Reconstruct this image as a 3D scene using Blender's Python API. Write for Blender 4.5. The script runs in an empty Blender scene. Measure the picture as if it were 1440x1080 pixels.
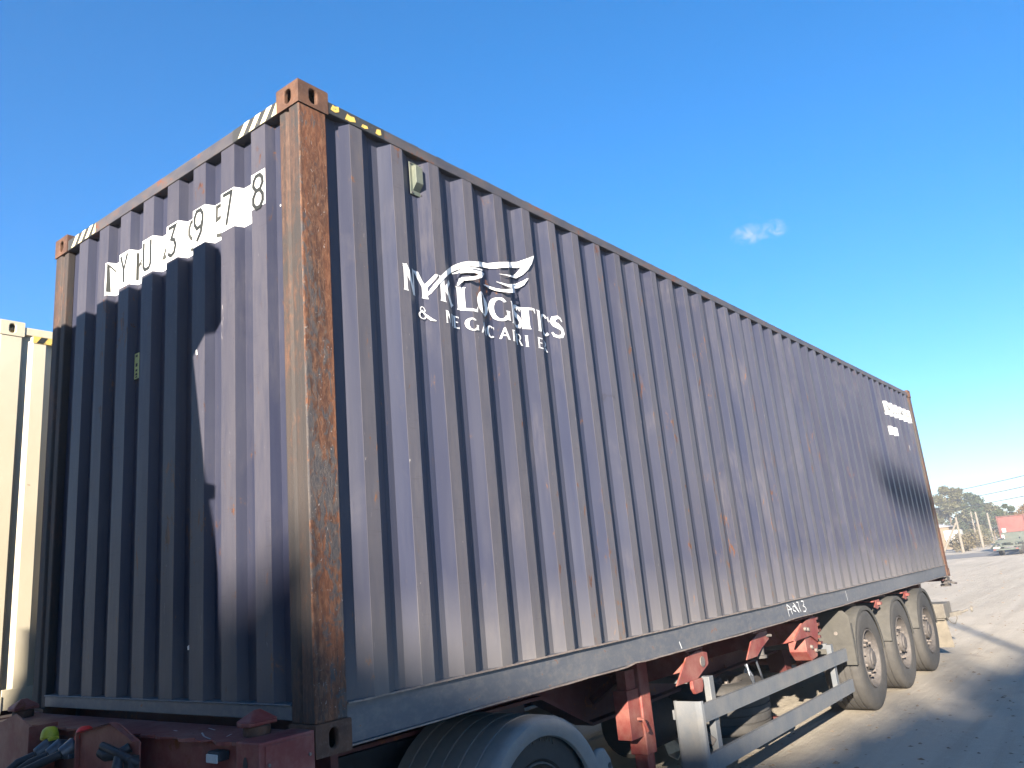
import bpy, bmesh, math, random
from mathutils import Vector, Matrix, Quaternion
R = math.radians
random.seed(7)
scene = bpy.context.scene
COL = scene.collection
G = 1.05                     # underside of the container above the ground

# ------------------------------------------------------------------ camera
PITCH, ROLL, YAW = 0.25705, -0.08922, 0.6537
CAMPOS = Vector((-2.11212, -2.61917, 0.60259 + G))
fw = Vector((math.cos(YAW)*math.cos(PITCH), math.sin(YAW)*math.cos(PITCH), math.sin(PITCH)))
r0 = Vector((math.sin(YAW), -math.cos(YAW), 0)); u0 = r0.cross(fw)
rt = r0*math.cos(ROLL) + u0*math.sin(ROLL); up = -r0*math.sin(ROLL) + u0*math.cos(ROLL)
cd = bpy.data.cameras.new('camera'); cam = bpy.data.objects.new('camera', cd); COL.objects.link(cam)
m = Matrix((rt, up, -fw)).transposed().to_4x4(); m.translation = CAMPOS
cam.matrix_world = m
cd.sensor_width = 36; cd.lens = 36*1140.36/1440
cd.shift_x = 22.9/1440; cd.shift_y = -31.7/1440
cd.clip_start = 0.05; cd.clip_end = 6000
scene.camera = cam

# ------------------------------------------------------------------ light
SUN_TRAVEL = Vector((1, 0.38, -0.33)).normalized()
SUN_EL = math.asin(-SUN_TRAVEL.z); SUN_ROT = math.atan2(-SUN_TRAVEL.x, -SUN_TRAVEL.y) % (2*math.pi)
world = bpy.data.worlds.new('World'); scene.world = world; world.use_nodes = True
wn = world.node_tree; wn.nodes.clear()
sky = wn.nodes.new('ShaderNodeTexSky'); sky.sky_type = 'NISHITA'; sky.sun_disc = False
sky.sun_elevation = SUN_EL; sky.sun_rotation = SUN_ROT
sky.air_density = 0.85; sky.dust_density = 0.0; sky.ozone_density = 2.5; sky.altitude = 100
bg = wn.nodes.new('ShaderNodeBackground'); bg.inputs[1].default_value = 0.05
wo = wn.nodes.new('ShaderNodeOutputWorld')
hs = wn.nodes.new('ShaderNodeHueSaturation'); hs.inputs['Saturation'].default_value = 1.33; hs.inputs['Value'].default_value = 1.05
gm = wn.nodes.new('ShaderNodeGamma'); gm.inputs['Gamma'].default_value = 0.86
tn = wn.nodes.new('ShaderNodeMix'); tn.data_type = 'RGBA'; tn.blend_type = 'MULTIPLY'; tn.inputs['Factor'].default_value = 1; tn.inputs['B'].default_value = (1.02, 1.15, 1.32, 1)
wn.links.new(sky.outputs[0], gm.inputs['Color']); wn.links.new(gm.outputs[0], tn.inputs['A']); wn.links.new(tn.outputs['Result'], hs.inputs['Color'])
# one small wisp of cloud, fixed in the sky's own directions
tc = wn.nodes.new('ShaderNodeTexCoord')
def wmath(op, a, b=None, c=None, clamp=False):
    n = wn.nodes.new('ShaderNodeMath'); n.operation = op; n.use_clamp = clamp
    for i, v in enumerate((a, b, c)):
        if v is None: continue
        if isinstance(v, (int, float)): n.inputs[i].default_value = v
        else: wn.links.new(v, n.inputs[i])
    return n.outputs[0]
def wdist(p, sx, sz):
    d0 = Vector(p).normalized(); rr = d0.cross(Vector((0,0,1))).normalized(); uu = rr.cross(d0)
    outs = []
    for ax in (rr, uu):
        n = wn.nodes.new('ShaderNodeVectorMath'); n.operation = 'DOT_PRODUCT'
        wn.links.new(tc.outputs['Generated'], n.inputs[0]); n.inputs[1].default_value = ax; outs.append(n.outputs['Value'])
    n = wn.nodes.new('ShaderNodeVectorMath'); n.operation = 'DOT_PRODUCT'
    wn.links.new(tc.outputs['Generated'], n.inputs[0]); n.inputs[1].default_value = d0
    a = wmath('DIVIDE', outs[0], sx); b = wmath('DIVIDE', outs[1], sz)
    r2 = wmath('ADD', wmath('MULTIPLY', a, a), wmath('MULTIPLY', b, b))
    return wmath('MULTIPLY', wmath('SUBTRACT', 1.0, r2, clamp=True), wmath('GREATER_THAN', n.outputs['Value'], 0.5))
nz = wn.nodes.new('ShaderNodeTexNoise'); nz.inputs['Scale'].default_value = 95; nz.inputs['Detail'].default_value = 7; nz.inputs['Distortion'].default_value = 0.7
wn.links.new(tc.outputs['Generated'], nz.inputs['Vector'])
blob = wmath('MAXIMUM', wdist((0.8872, 0.2935, 0.3575), 0.022, 0.013), wdist((0.8955, 0.2665, 0.3575), 0.016, 0.012))
blob = wmath('MAXIMUM', blob, wmath('MULTIPLY', wdist((0.891, 0.280, 0.354), 0.034, 0.007), 0.6))
cl = wmath('MULTIPLY', wmath('MULTIPLY', blob, wmath('SUBTRACT', nz.outputs['Fac'], 0.38, clamp=True)), 2.1, clamp=True)
mx = wn.nodes.new('ShaderNodeMix'); mx.data_type = 'RGBA'
wn.links.new(cl, mx.inputs['Factor']); wn.links.new(hs.outputs[0], mx.inputs['A']); mx.inputs['B'].default_value = (3.4, 3.7, 4.1, 1)
wn.links.new(mx.outputs['Result'], bg.inputs[0]); wn.links.new(bg.outputs[0], wo.inputs[0])

sd = bpy.data.lights.new('sun', 'SUN'); sd.energy = 5.0; sd.angle = R(0.53); sd.color = (1.0, 0.89, 0.76)
sun = bpy.data.objects.new('sun', sd); COL.objects.link(sun)
sun.rotation_euler = SUN_TRAVEL.to_track_quat('-Z', 'Y').to_euler()
scene.view_settings.view_transform = 'Standard'; scene.view_settings.look = 'None'
scene.view_settings.exposure = 2.3; scene.view_settings.gamma = 1; scene.view_settings.use_curve_mapping = False
scene.render.engine = 'CYCLES'

# ------------------------------------------------------------------ materials
class NG:
    """small helper to write node graphs"""
    def __init__(s, name):
        s.m = bpy.data.materials.new(name); s.m.use_nodes = True; s.t = s.m.node_tree; s.t.nodes.clear()
        s.o = s.t.nodes.new('ShaderNodeOutputMaterial'); s.b = s.t.nodes.new('ShaderNodeBsdfPrincipled')
        s.t.links.new(s.b.outputs[0], s.o.inputs[0]); s.tc = s.t.nodes.new('ShaderNodeTexCoord')
    def put(s, sock, v):
        if isinstance(v, (int, float)): sock.default_value = v
        elif isinstance(v, tuple): sock.default_value = v if len(v) == 4 or sock.type == 'VECTOR' else (*v, 1)
        else: s.t.links.new(v, sock)
    def math(s, op, a, b=None, clamp=False):
        n = s.t.nodes.new('ShaderNodeMath'); n.operation = op; n.use_clamp = clamp
        s.put(n.inputs[0], a)
        if b is not None: s.put(n.inputs[1], b)
        return n.outputs[0]
    def noise(s, scale=(1, 1, 1), det=5, rough=.55, dist=0., obj=True, off=(0, 0, 0)):
        mp = s.t.nodes.new('ShaderNodeMapping'); s.t.links.new(s.tc.outputs['Object'], mp.inputs['Vector'])
        mp.inputs['Scale'].default_value = scale if isinstance(scale, tuple) else (scale,)*3
        mp.inputs['Location'].default_value = off
        n = s.t.nodes.new('ShaderNodeTexNoise'); s.t.links.new(mp.outputs[0], n.inputs['Vector'])
        n.inputs['Scale'].default_value = 1; n.inputs['Detail'].default_value = det
        n.inputs['Roughness'].default_value = rough; n.inputs['Distortion'].default_value = dist
        return n.outputs['Fac']
    def vor(s, scale, feat='F1'):
        mp = s.t.nodes.new('ShaderNodeMapping'); s.t.links.new(s.tc.outputs['Object'], mp.inputs['Vector'])
        mp.inputs['Scale'].default_value = scale if isinstance(scale, tuple) else (scale,)*3
        n = s.t.nodes.new('ShaderNodeTexVoronoi'); n.feature = feat; s.t.links.new(mp.outputs[0], n.inputs['Vector'])
        n.inputs['Scale'].default_value = 1
        return n.outputs['Distance']
    def step(s, v, lo, hi):
        n = s.t.nodes.new('ShaderNodeMapRange'); n.clamp = True
        s.put(n.inputs['Value'], v); n.inputs['From Min'].default_value = lo; n.inputs['From Max'].default_value = hi
        return n.outputs['Result']
    def mix(s, f, a, b, mode='MIX'):
        n = s.t.nodes.new('ShaderNodeMix'); n.data_type = 'RGBA'; n.blend_type = mode
        s.put(n.inputs['Factor'], f); s.put(n.inputs['A'], a); s.put(n.inputs['B'], b)
        return n.outputs['Result']
    def xyz(s):
        n = s.t.nodes.new('ShaderNodeSeparateXYZ'); s.t.links.new(s.tc.outputs['Object'], n.inputs[0]); return n.outputs
    def fin(s, col, rough=.6, metal=0., bump=None, bs=.3, bd=.01, spec=.5):
        s.put(s.b.inputs['Base Color'], col); s.put(s.b.inputs['Roughness'], rough); s.put(s.b.inputs['Metallic'], metal)
        s.b.inputs['Specular IOR Level'].default_value = spec
        if bump is not None:
            n = s.t.nodes.new('ShaderNodeBump'); n.inputs['Strength'].default_value = bs; n.inputs['Distance'].default_value = bd
            s.put(n.inputs['Height'], bump); s.t.links.new(n.outputs[0], s.b.inputs['Normal'])
        return s.m

RUST = (0.17, 0.055, 0.018); RUST_D = (0.065, 0.024, 0.012); RUST_L = (0.17, 0.075, 0.036)
def painted(name, c1, c2, rust=.5, dust=(0.30, 0.26, 0.2), dusty=.3, rough=.55, scale=1., spec=.4):
    g = NG(name)
    n = g.noise(2.2*scale, 4); f = g.noise(26*scale, 8, .65, .4)
    col = g.mix(g.step(n, .35, .65), c1, c2)
    col = g.mix(g.math('MULTIPLY', g.step(g.noise(5*scale, 9, .7), .42, .72), dusty), col, dust)
    rm = g.step(g.math('ADD', g.math('MULTIPLY', f, .65), g.math('MULTIPLY', g.noise(3.1*scale, 3, off=(5, 2, 1)), .5)), .72-.12*rust, .76-.1*rust)
    rc = g.mix(g.step(f, .4, .65), RUST_D, RUST)
    col = g.mix(rm, col, rc)
    return g.fin(col, g.math('ADD', g.math('MULTIPLY', f, .25), rough-.1), 0, f, .25, .004, spec)

def container_paint(name='faded_navy_container_paint', shade_tone=1.0):
    g = NG(name); x, y, z = g.xyz()
    big = g.noise((.55, .55, .35), 4, .6); st = g.noise((9, 9, .55), 6, .6, .3); fine = g.noise((34, 34, 5), 8, .7); fst = g.noise((45, 45, 1.1), 6, .65, .2)
    col = g.mix(g.step(big, .33, .68), (0.022, 0.026, 0.052), (0.040, 0.045, 0.072))
    col = g.mix(g.math('MULTIPLY', g.step(st, .40, .70), .45), col, (0.073, 0.074, 0.090))
    col = g.mix(g.math('MULTIPLY', g.step(fst, .5, .72), .40), col, (0.030, 0.033, 0.052))
    # the outermost faces are rubbed and sunburnt to a brownish grey
    outer = g.math('LESS_THAN', g.math('MINIMUM', g.math('SUBTRACT', x, .004), y), 0.0092)
    rub = g.math('MULTIPLY', outer, g.math('ADD', g.math('MULTIPLY', g.step(fine, .30, .66), .34), .42))
    col = g.mix(rub, col, (0.112, 0.102, 0.105))
    # every rib has weathered a little differently
    w1 = g.t.nodes.new('ShaderNodeTexWhiteNoise'); w1.noise_dimensions = '2D'
    cx_ = g.t.nodes.new('ShaderNodeCombineXYZ'); g.put(cx_.inputs[0], g.math('FLOOR', g.math('DIVIDE', g.math('ADD', x, .032), .2805))); g.put(cx_.inputs[1], g.math('FLOOR', g.math('DIVIDE', g.math('ADD', y, .06), .25)))
    g.t.links.new(cx_.outputs[0], w1.inputs['Vector'])
    col = g.mix(g.math('MULTIPLY', w1.outputs['Value'], .30), col, (0.030, 0.028, 0.036))
    # rubbed patches, long scrapes and greasy smears
    smear = g.math('MULTIPLY', g.step(g.noise((1.3, 1.3, .9), 6, .62, .8, off=(11, 4, 6)), .52, .66), g.step(fine, .38, .58))
    col = g.mix(g.math('MULTIPLY', smear, .38), col, (0.110, 0.100, 0.102))
    grease = g.step(g.noise((6, 6, 3.2), 7, .7, .8, off=(2, 14, 8)), .665, .70)
    col = g.mix(g.math('MULTIPLY', grease, .55), col, (0.022, 0.021, 0.026))
    hair = g.step(g.noise((9, 9, 170), 2, .5, .6, off=(0, 3, 3)), .64, .70)
    col = g.mix(g.math('MULTIPLY', g.math('MULTIPLY', hair, outer), .35), col, (0.045, 0.036, 0.036))
    # rust speckles and runs, denser low down
    low = g.step(z, 1.3, .1)
    spot = g.math('ADD', g.noise((16, 16, 7), 9, .72, .5), g.math('MULTIPLY', g.noise((1.6, 1.6, .8), 3, off=(3, 9, 4)), .42))
    spot = g.math('ADD', spot, g.math('MULTIPLY', outer, .035)); spot = g.math('ADD', spot, g.math('MULTIPLY', low, .02))
    rm = g.step(spot, .878, .905)
    col = g.mix(g.math('MULTIPLY', g.step(spot, .82, .90), .30), col, (0.095, 0.075, 0.062))
    col = g.mix(rm, col, g.mix(g.step(fine, .4, .6), RUST_D, RUST_L))
    # bright scratches
    sc = g.math('MULTIPLY', g.step(g.noise((70, 70, 9), 3, .5, 1.5, off=(1, 7, 3)), .735, .75), outer)
    col = g.mix(g.math('MULTIPLY', sc, .8), col, (0.36, 0.33, 0.30))
    # road dust near the bottom
    dz = g.math('MULTIPLY', g.step(g.math('ADD', z, g.math('MULTIPLY', st, .5)), .85, .25), .5)
    col = g.mix(dz, col, (0.19, 0.175, 0.15))
    bump = g.math('ADD', g.math('MULTIPLY', g.noise((2.4, 2.4, 1.4), 2), 1.), g.math('MULTIPLY', fine, .06))
    if shade_tone != 1.0: col = g.mix(1.0, col, (shade_tone*.80, shade_tone*.82, shade_tone*.92), 'MULTIPLY')  # front copy darkened and blued: light and shadow depth put into the colour
    return g.fin(col, g.math('ADD', g.math('MULTIPLY', st, .2), .42), 0, bump, .55, .02, .3)

def rust_post():
    g = NG('rusted_corner_post_paint'); x, y, z = g.xyz()
    side = g.math('LESS_THAN', y, 0.0125)       # long-side face of the near post: stripped to rust
    st = g.noise((22, 22, 1.0), 7, .65, .6); fine = g.noise((60, 60, 22), 9, .75, .6); big = g.noise((3, 3, 1.15), 3, .5, .3, off=(0, 0, 2.3)); chip = g.noise((24, 24, 11), 9, .7, 1.2, off=(2, 2, 2))
    rust = g.mix(g.step(st, .36, .64), (0.034, 0.020, 0.015), (0.14, 0.053, 0.024))
    rust = g.mix(g.math('MULTIPLY', g.step(fine, .46, .66), .55), rust, (0.21, 0.115, 0.065))
    rust = g.mix(g.math('MULTIPLY', g.step(fine, .54, .36), .5), rust, (0.045, 0.024, 0.016))
    old = g.mix(g.step(fine, .38, .64), (0.038, 0.038, 0.043), (0.085, 0.070, 0.060))
    cover = g.math('ADD', g.math('MULTIPLY', big, .75), g.math('MULTIPLY', chip, .55))
    sidecol = g.mix(g.step(cover, .655, .70), rust, old)
    sidecol = g.mix(g.math('MULTIPLY', g.step(g.noise((40, 40, 30), 4, .6, 2.5, off=(4, 1, 2)), .66, .70), .7), sidecol, (0.33, 0.30, 0.27))
    front = g.mix(g.step(st, .38, .66), (0.030, 0.028, 0.028), (0.047, 0.037, 0.032))
    front = g.mix(g.math('MULTIPLY', g.step(cover, .66, .56), .45), front, rust)
    edge = g.step(g.math('ADD', g.math('MULTIPLY', fine, .02), g.math('MINIMUM', g.math('ABSOLUTE', g.math('SUBTRACT', y, .006)), 1.)), .018, .012)
    front = g.mix(g.math('MULTIPLY', g.math('SUBTRACT', 1.0, side), g.math('MULTIPLY', edge, .7)), front, (0.16, 0.13, 0.11))
    col = g.mix(side, front, sidecol)
    return g.fin(col, .72, 0, g.math('ADD', fine, g.math('MULTIPLY', cover, .8)), .55, .006, .3)

def rust_cast():
    g = NG('rusty_casting_steel'); fine = g.noise(55, 9, .7, .5); n = g.noise(9, 5)
    col = g.mix(g.step(n, .35, .65), (0.060, 0.032, 0.022), (0.105, 0.052, 0.030))
    col = g.mix(g.math('MULTIPLY', g.step(fine, .5, .7), .6), col, (0.13, 0.088, 0.066))
    return g.fin(col, .75, 0, fine, .5, .005, .3)

def rail_paint():
    g = NG('weathered_rail_paint'); fine = g.noise((30, 30, 40), 8, .7, .4); n = g.noise((4, 4, 9), 5, .6, off=(7, 0, 0))
    col = g.mix(g.step(n, .35, .62), (0.042, 0.042, 0.052), (0.075, 0.066, 0.062))
    sp = g.math('ADD', g.math('MULTIPLY', fine, .6), g.math('MULTIPLY', n, .5))
    col = g.mix(g.step(sp, .60, .66), col, g.mix(fine, RUST_D, RUST))
    return g.fin(col, .55, 0, fine, .35, .004, .4)

def bottom_rail_paint():
    g = NG('slate_blue_bottom_rail_paint'); x, y, z = g.xyz(); fine = g.noise((20, 20, 30), 8, .65); n = g.noise((.9, .9, 6), 5, .6)
    col = g.mix(g.step(n, .3, .7), (0.060, 0.068, 0.084), (0.092, 0.096, 0.104))
    col = g.mix(g.math('MULTIPLY', g.step(fine, .45, .7), .35), col, (0.20, 0.18, 0.155))
    lip = g.math('LESS_THAN', y, 0.008)
    col = g.mix(g.math('MULTIPLY', lip, .75), col, g.mix(g.step(fine, .4, .6), (0.17, 0.12, 0.09), (0.26, 0.21, 0.17)))
    col = g.mix(g.step(g.math('ADD', fine, g.math('MULTIPLY', n, .3)), .83, .86), col, RUST)
    return g.fin(col, .5, 0, fine, .25, .004, .5)

def stripe_paint(name, c, wear):
    g = NG(name); f = g.noise(38, 8, .7, .8)
    col = g.mix(g.step(f, wear, wear+.06), c, (0.09, 0.08, 0.07))
    return g.fin(col, .6, 0, f, .2, .002)

def white_print():
    g = NG('white_lettering_paint'); f = g.noise((30, 30, 12), 8, .7, .5)
    col = g.mix(g.math('MULTIPLY', g.step(f, .62, .72), .55), (0.66, 0.66, 0.64), (0.30, 0.28, 0.28))
    return g.fin(col, .5, 0)

def rubber(name='dusty_tyre_rubber', dust=.5, c=(0.030, 0.029, 0.028), dc=(0.080, 0.075, 0.067)):
    g = NG(name); f = g.noise(18, 7, .65); b = g.noise(3, 3)
    m_ = g.math('MULTIPLY', g.step(g.math('ADD', g.math('MULTIPLY', f, .6), g.math('MULTIPLY', b, .6)), .42, .75), dust)
    m_ = g.math('ADD', m_, dust*.35, clamp=True)
    return g.fin(g.mix(m_, c, dc), .8, 0, f, .3, .004, .3)

def ground_mat():
    g = NG('dusty_yard_ground'); big = g.noise((.10, .22, .1), 5, .6, .6); mid = g.noise((.7, 1.3, 1), 7, .65, .5); fine = g.noise(9, 10, .72); gr = g.noise(70, 5, .7)
    col = g.mix(g.step(big, .32, .68), (0.33, 0.295, 0.235), (0.42, 0.37, 0.295))
    col = g.mix(g.math('MULTIPLY', g.step(mid, .40, .66), .45), col, (0.30, 0.262, 0.208))
    col = g.mix(g.math('MULTIPLY', g.step(fine, .52, .72), .40), col, (0.47, 0.42, 0.34))
    col = g.mix(g.math('MULTIPLY', g.step(gr, .60, .75), .5), col, (0.20, 0.17, 0.135))
    track = g.noise((.10, 2.2, 1), 5, .6, .5, off=(1, 9, 0))
    col = g.mix(g.math('MULTIPLY', g.step(track, .50, .62), .35), col, (0.27, 0.235, 0.185))
    col = g.mix(g.math('MULTIPLY', g.step(track, .46, .36), .35), col, (0.46, 0.41, 0.335))
    oil = g.step(g.math('ADD', g.noise((.5, .5, 1), 4, .6, 1., off=(3, 3, 0)), g.math('MULTIPLY', fine, .25)), .80, .88)
    col = g.mix(g.math('MULTIPLY', oil, .45), col, (0.16, 0.14, 0.12))
    h = g.math('ADD', g.math('MULTIPLY', g.math('ADD', mid, track), 1.6), g.math('ADD', fine, g.math('MULTIPLY', gr, .35)))
    return g.fin(col, .93, 0, h, .7, .03, .2)

def flat(name, c, rough=.7, metal=0., var=.25, scale=12, spec=.4, bs=.2):
    g = NG(name); f = g.noise(scale, 6, .65)
    d = tuple(v*(1-var) for v in c); l = tuple(min(1, v*(1+var)) for v in c)
    return g.fin(g.mix(g.step(f, .3, .7), d, l), rough, metal, f, bs, .004, spec)

def leaf_mat(name, a, b, c):
    g = NG(name); n = g.noise(.9, 3); f = g.noise(7, 4, off=(3, 1, 2))
    col = g.mix(g.step(n, .35, .65), a, b); col = g.mix(g.step(f, .5, .68), col, c)
    g.fin(col, .6, 0, None, spec=.25)
    tr = g.t.nodes.new('ShaderNodeBsdfTranslucent'); g.put(tr.inputs[0], col)
    ms = g.t.nodes.new('ShaderNodeMixShader'); ms.inputs[0].default_value = .3
    g.t.links.new(g.b.outputs[0], ms.inputs[1]); g.t.links.new(tr.outputs[0], ms.inputs[2]); g.t.links.new(ms.outputs[0], g.o.inputs[0])
    return g.m

M = dict(
    paint=container_paint(), paintfront=container_paint('shade_darkened_navy_front_paint', .78), post=rust_post(), cast=rust_cast(), rail=rail_paint(), brail=bottom_rail_paint(), white=white_print(),
    yellow=stripe_paint('chipped_yellow_paint', (0.55, 0.38, 0.09), .56), pale=stripe_paint('pale_yellow_stripe_paint', (0.60, 0.54, 0.33), .60),  # paler yellow for the front stripes
    black=flat('black_print', (0.018, 0.02, 0.018), .6), blackbase=stripe_paint('worn_black_stripe_base', (0.03, 0.03, 0.028), .60),
    red=painted('dusty_red_chassis_paint', (0.14, 0.024, 0.021), (0.18, 0.042, 0.034), .35, (0.36, 0.24, 0.18), .38),
    redfar=painted('dark_and_shaded_red_paint', (0.060, 0.014, 0.014), (0.085, 0.022, 0.020), .6, (0.16, 0.11, 0.09), .3),  # darker chassis red, underside shade put into the colour; also on dark frames
    alu=painted('dull_grey_guard_metal', (0.095, 0.105, 0.115), (0.125, 0.13, 0.134), -.6, (0.24, 0.215, 0.175), .4, .5),
    guard=rubber('dusty_mudguard_plastic', .62, (0.035, 0.034, 0.031), (0.075, 0.071, 0.061)), tyre=rubber(), tyre_dark=rubber('dirty_tyre_rubber', .28),
    rim=flat('dusty_steel_rim', (0.075, 0.067, 0.061), .75, 0, .3, 30), nut=flat('dusty_wheel_nuts', (0.15, 0.13, 0.115), .6, .2, .3, 60),
    fender=rubber('grey_plastic_fender', .35, (0.14, 0.14, 0.142), (0.28, 0.262, 0.23)),
    flap=flat('dust_covered_mudflap', (0.20, 0.175, 0.135), .85, 0, .2, 9), lampbox=flat('dusty_lamp_housing', (0.15, 0.135, 0.11), .7, 0, .25, 14),
    ground=ground_mat(), vent=painted('pale_green_vent_paint', (0.062, 0.080, 0.066), (0.085, 0.10, 0.08), .1, (0.3, 0.28, 0.2), .3),
    cream=painted('cream_container_paint', (0.42, 0.38, 0.28), (0.48, 0.435, 0.33), -.45, (0.45, 0.38, 0.26), .3, .5, .6),
    hose=flat('black_air_hose', (0.025, 0.026, 0.03), .5), hosegrey=flat('grey_coupling_metal', (0.09, 0.10, 0.115), .45, .5),
    ycap=flat('yellow_plastic_cap', (0.40, 0.40, 0.03), .5), rcap=flat('red_plastic_cap', (0.65, 0.03, 0.02), .5),
    lens=flat('grey_lamp_lens', (0.42, 0.43, 0.42), .3, 0, .15), concrete=flat('pale_pole_concrete', (0.15, 0.132, 0.105), .9, 0, .2, 5),
    cable=flat('dark_power_cable', (0.03, 0.03, 0.033), .6), bark=flat('grey_brown_bark', (0.12, 0.09, 0.065), .9, 0, .35, 9),
    green=painted('faded_green_trailer_paint', (0.030, 0.045, 0.036), (0.044, 0.060, 0.048), .2, (0.10, 0.09, 0.075), .5),
    redbox=painted('faded_red_box_paint', (0.105, 0.021, 0.018), (0.13, 0.032, 0.026), -.2, (0.14, 0.09, 0.07), .35, .5, .5),
    plaster=flat('ochre_plaster_wall', (0.15, 0.115, 0.075), .9, 0, .12, 2), roof=flat('grey_roof_sheet', (0.25, 0.24, 0.23), .7),
    road=flat('worn_grey_road_surface', (0.14, 0.135, 0.125), .9, 0, .2, 1.5), glass=flat('dark_cab_glass', (0.02, 0.025, 0.03), .08, 0, .1),
    cabwhite=flat('off_white_cab_paint', (0.40, 0.40, 0.385), .35, 0, .06, 2), plate=flat('greenish_yellow_plate', (0.42, 0.42, 0.16), .55, 0, .2, 60),
    floor=flat('dark_floor_crossmember', (0.045, 0.04, 0.038), .85), litter=flat('pale_scrap_board', (0.55, 0.50, 0.42), .8, 0, .2),
    leaf1=leaf_mat('olive_green_leaves', (0.070, 0.076, 0.032), (0.10, 0.098, 0.042), (0.14, 0.115, 0.06)),
    leaf2=leaf_mat('dark_green_leaves', (0.035, 0.055, 0.030), (0.060, 0.080, 0.038), (0.09, 0.10, 0.05)),
    leaf3=leaf_mat('russet_autumn_leaves', (0.14, 0.085, 0.035), (0.19, 0.11, 0.045), (0.10, 0.09, 0.04)),
    dry=leaf_mat('dry_brush_twigs', (0.14, 0.115, 0.065), (0.19, 0.155, 0.09), (0.09, 0.085, 0.045)),
    debris=flat('dry_leaf_debris', (0.17, 0.13, 0.09), .9, 0, .4, 30),
)

hm = bpy.data.materials.new('thin_dusty_air'); hm.use_nodes = True; hm.node_tree.nodes.clear()
ho = hm.node_tree.nodes.new('ShaderNodeOutputMaterial'); hv = hm.node_tree.nodes.new('ShaderNodeVolumePrincipled')
hv.inputs['Color'].default_value = (.95, .95, .96, 1); hv.inputs['Density'].default_value = .0020; hv.inputs['Anisotropy'].default_value = .2
hm.node_tree.links.new(hv.outputs[0], ho.inputs['Volume']); M['haze'] = hm

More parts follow.
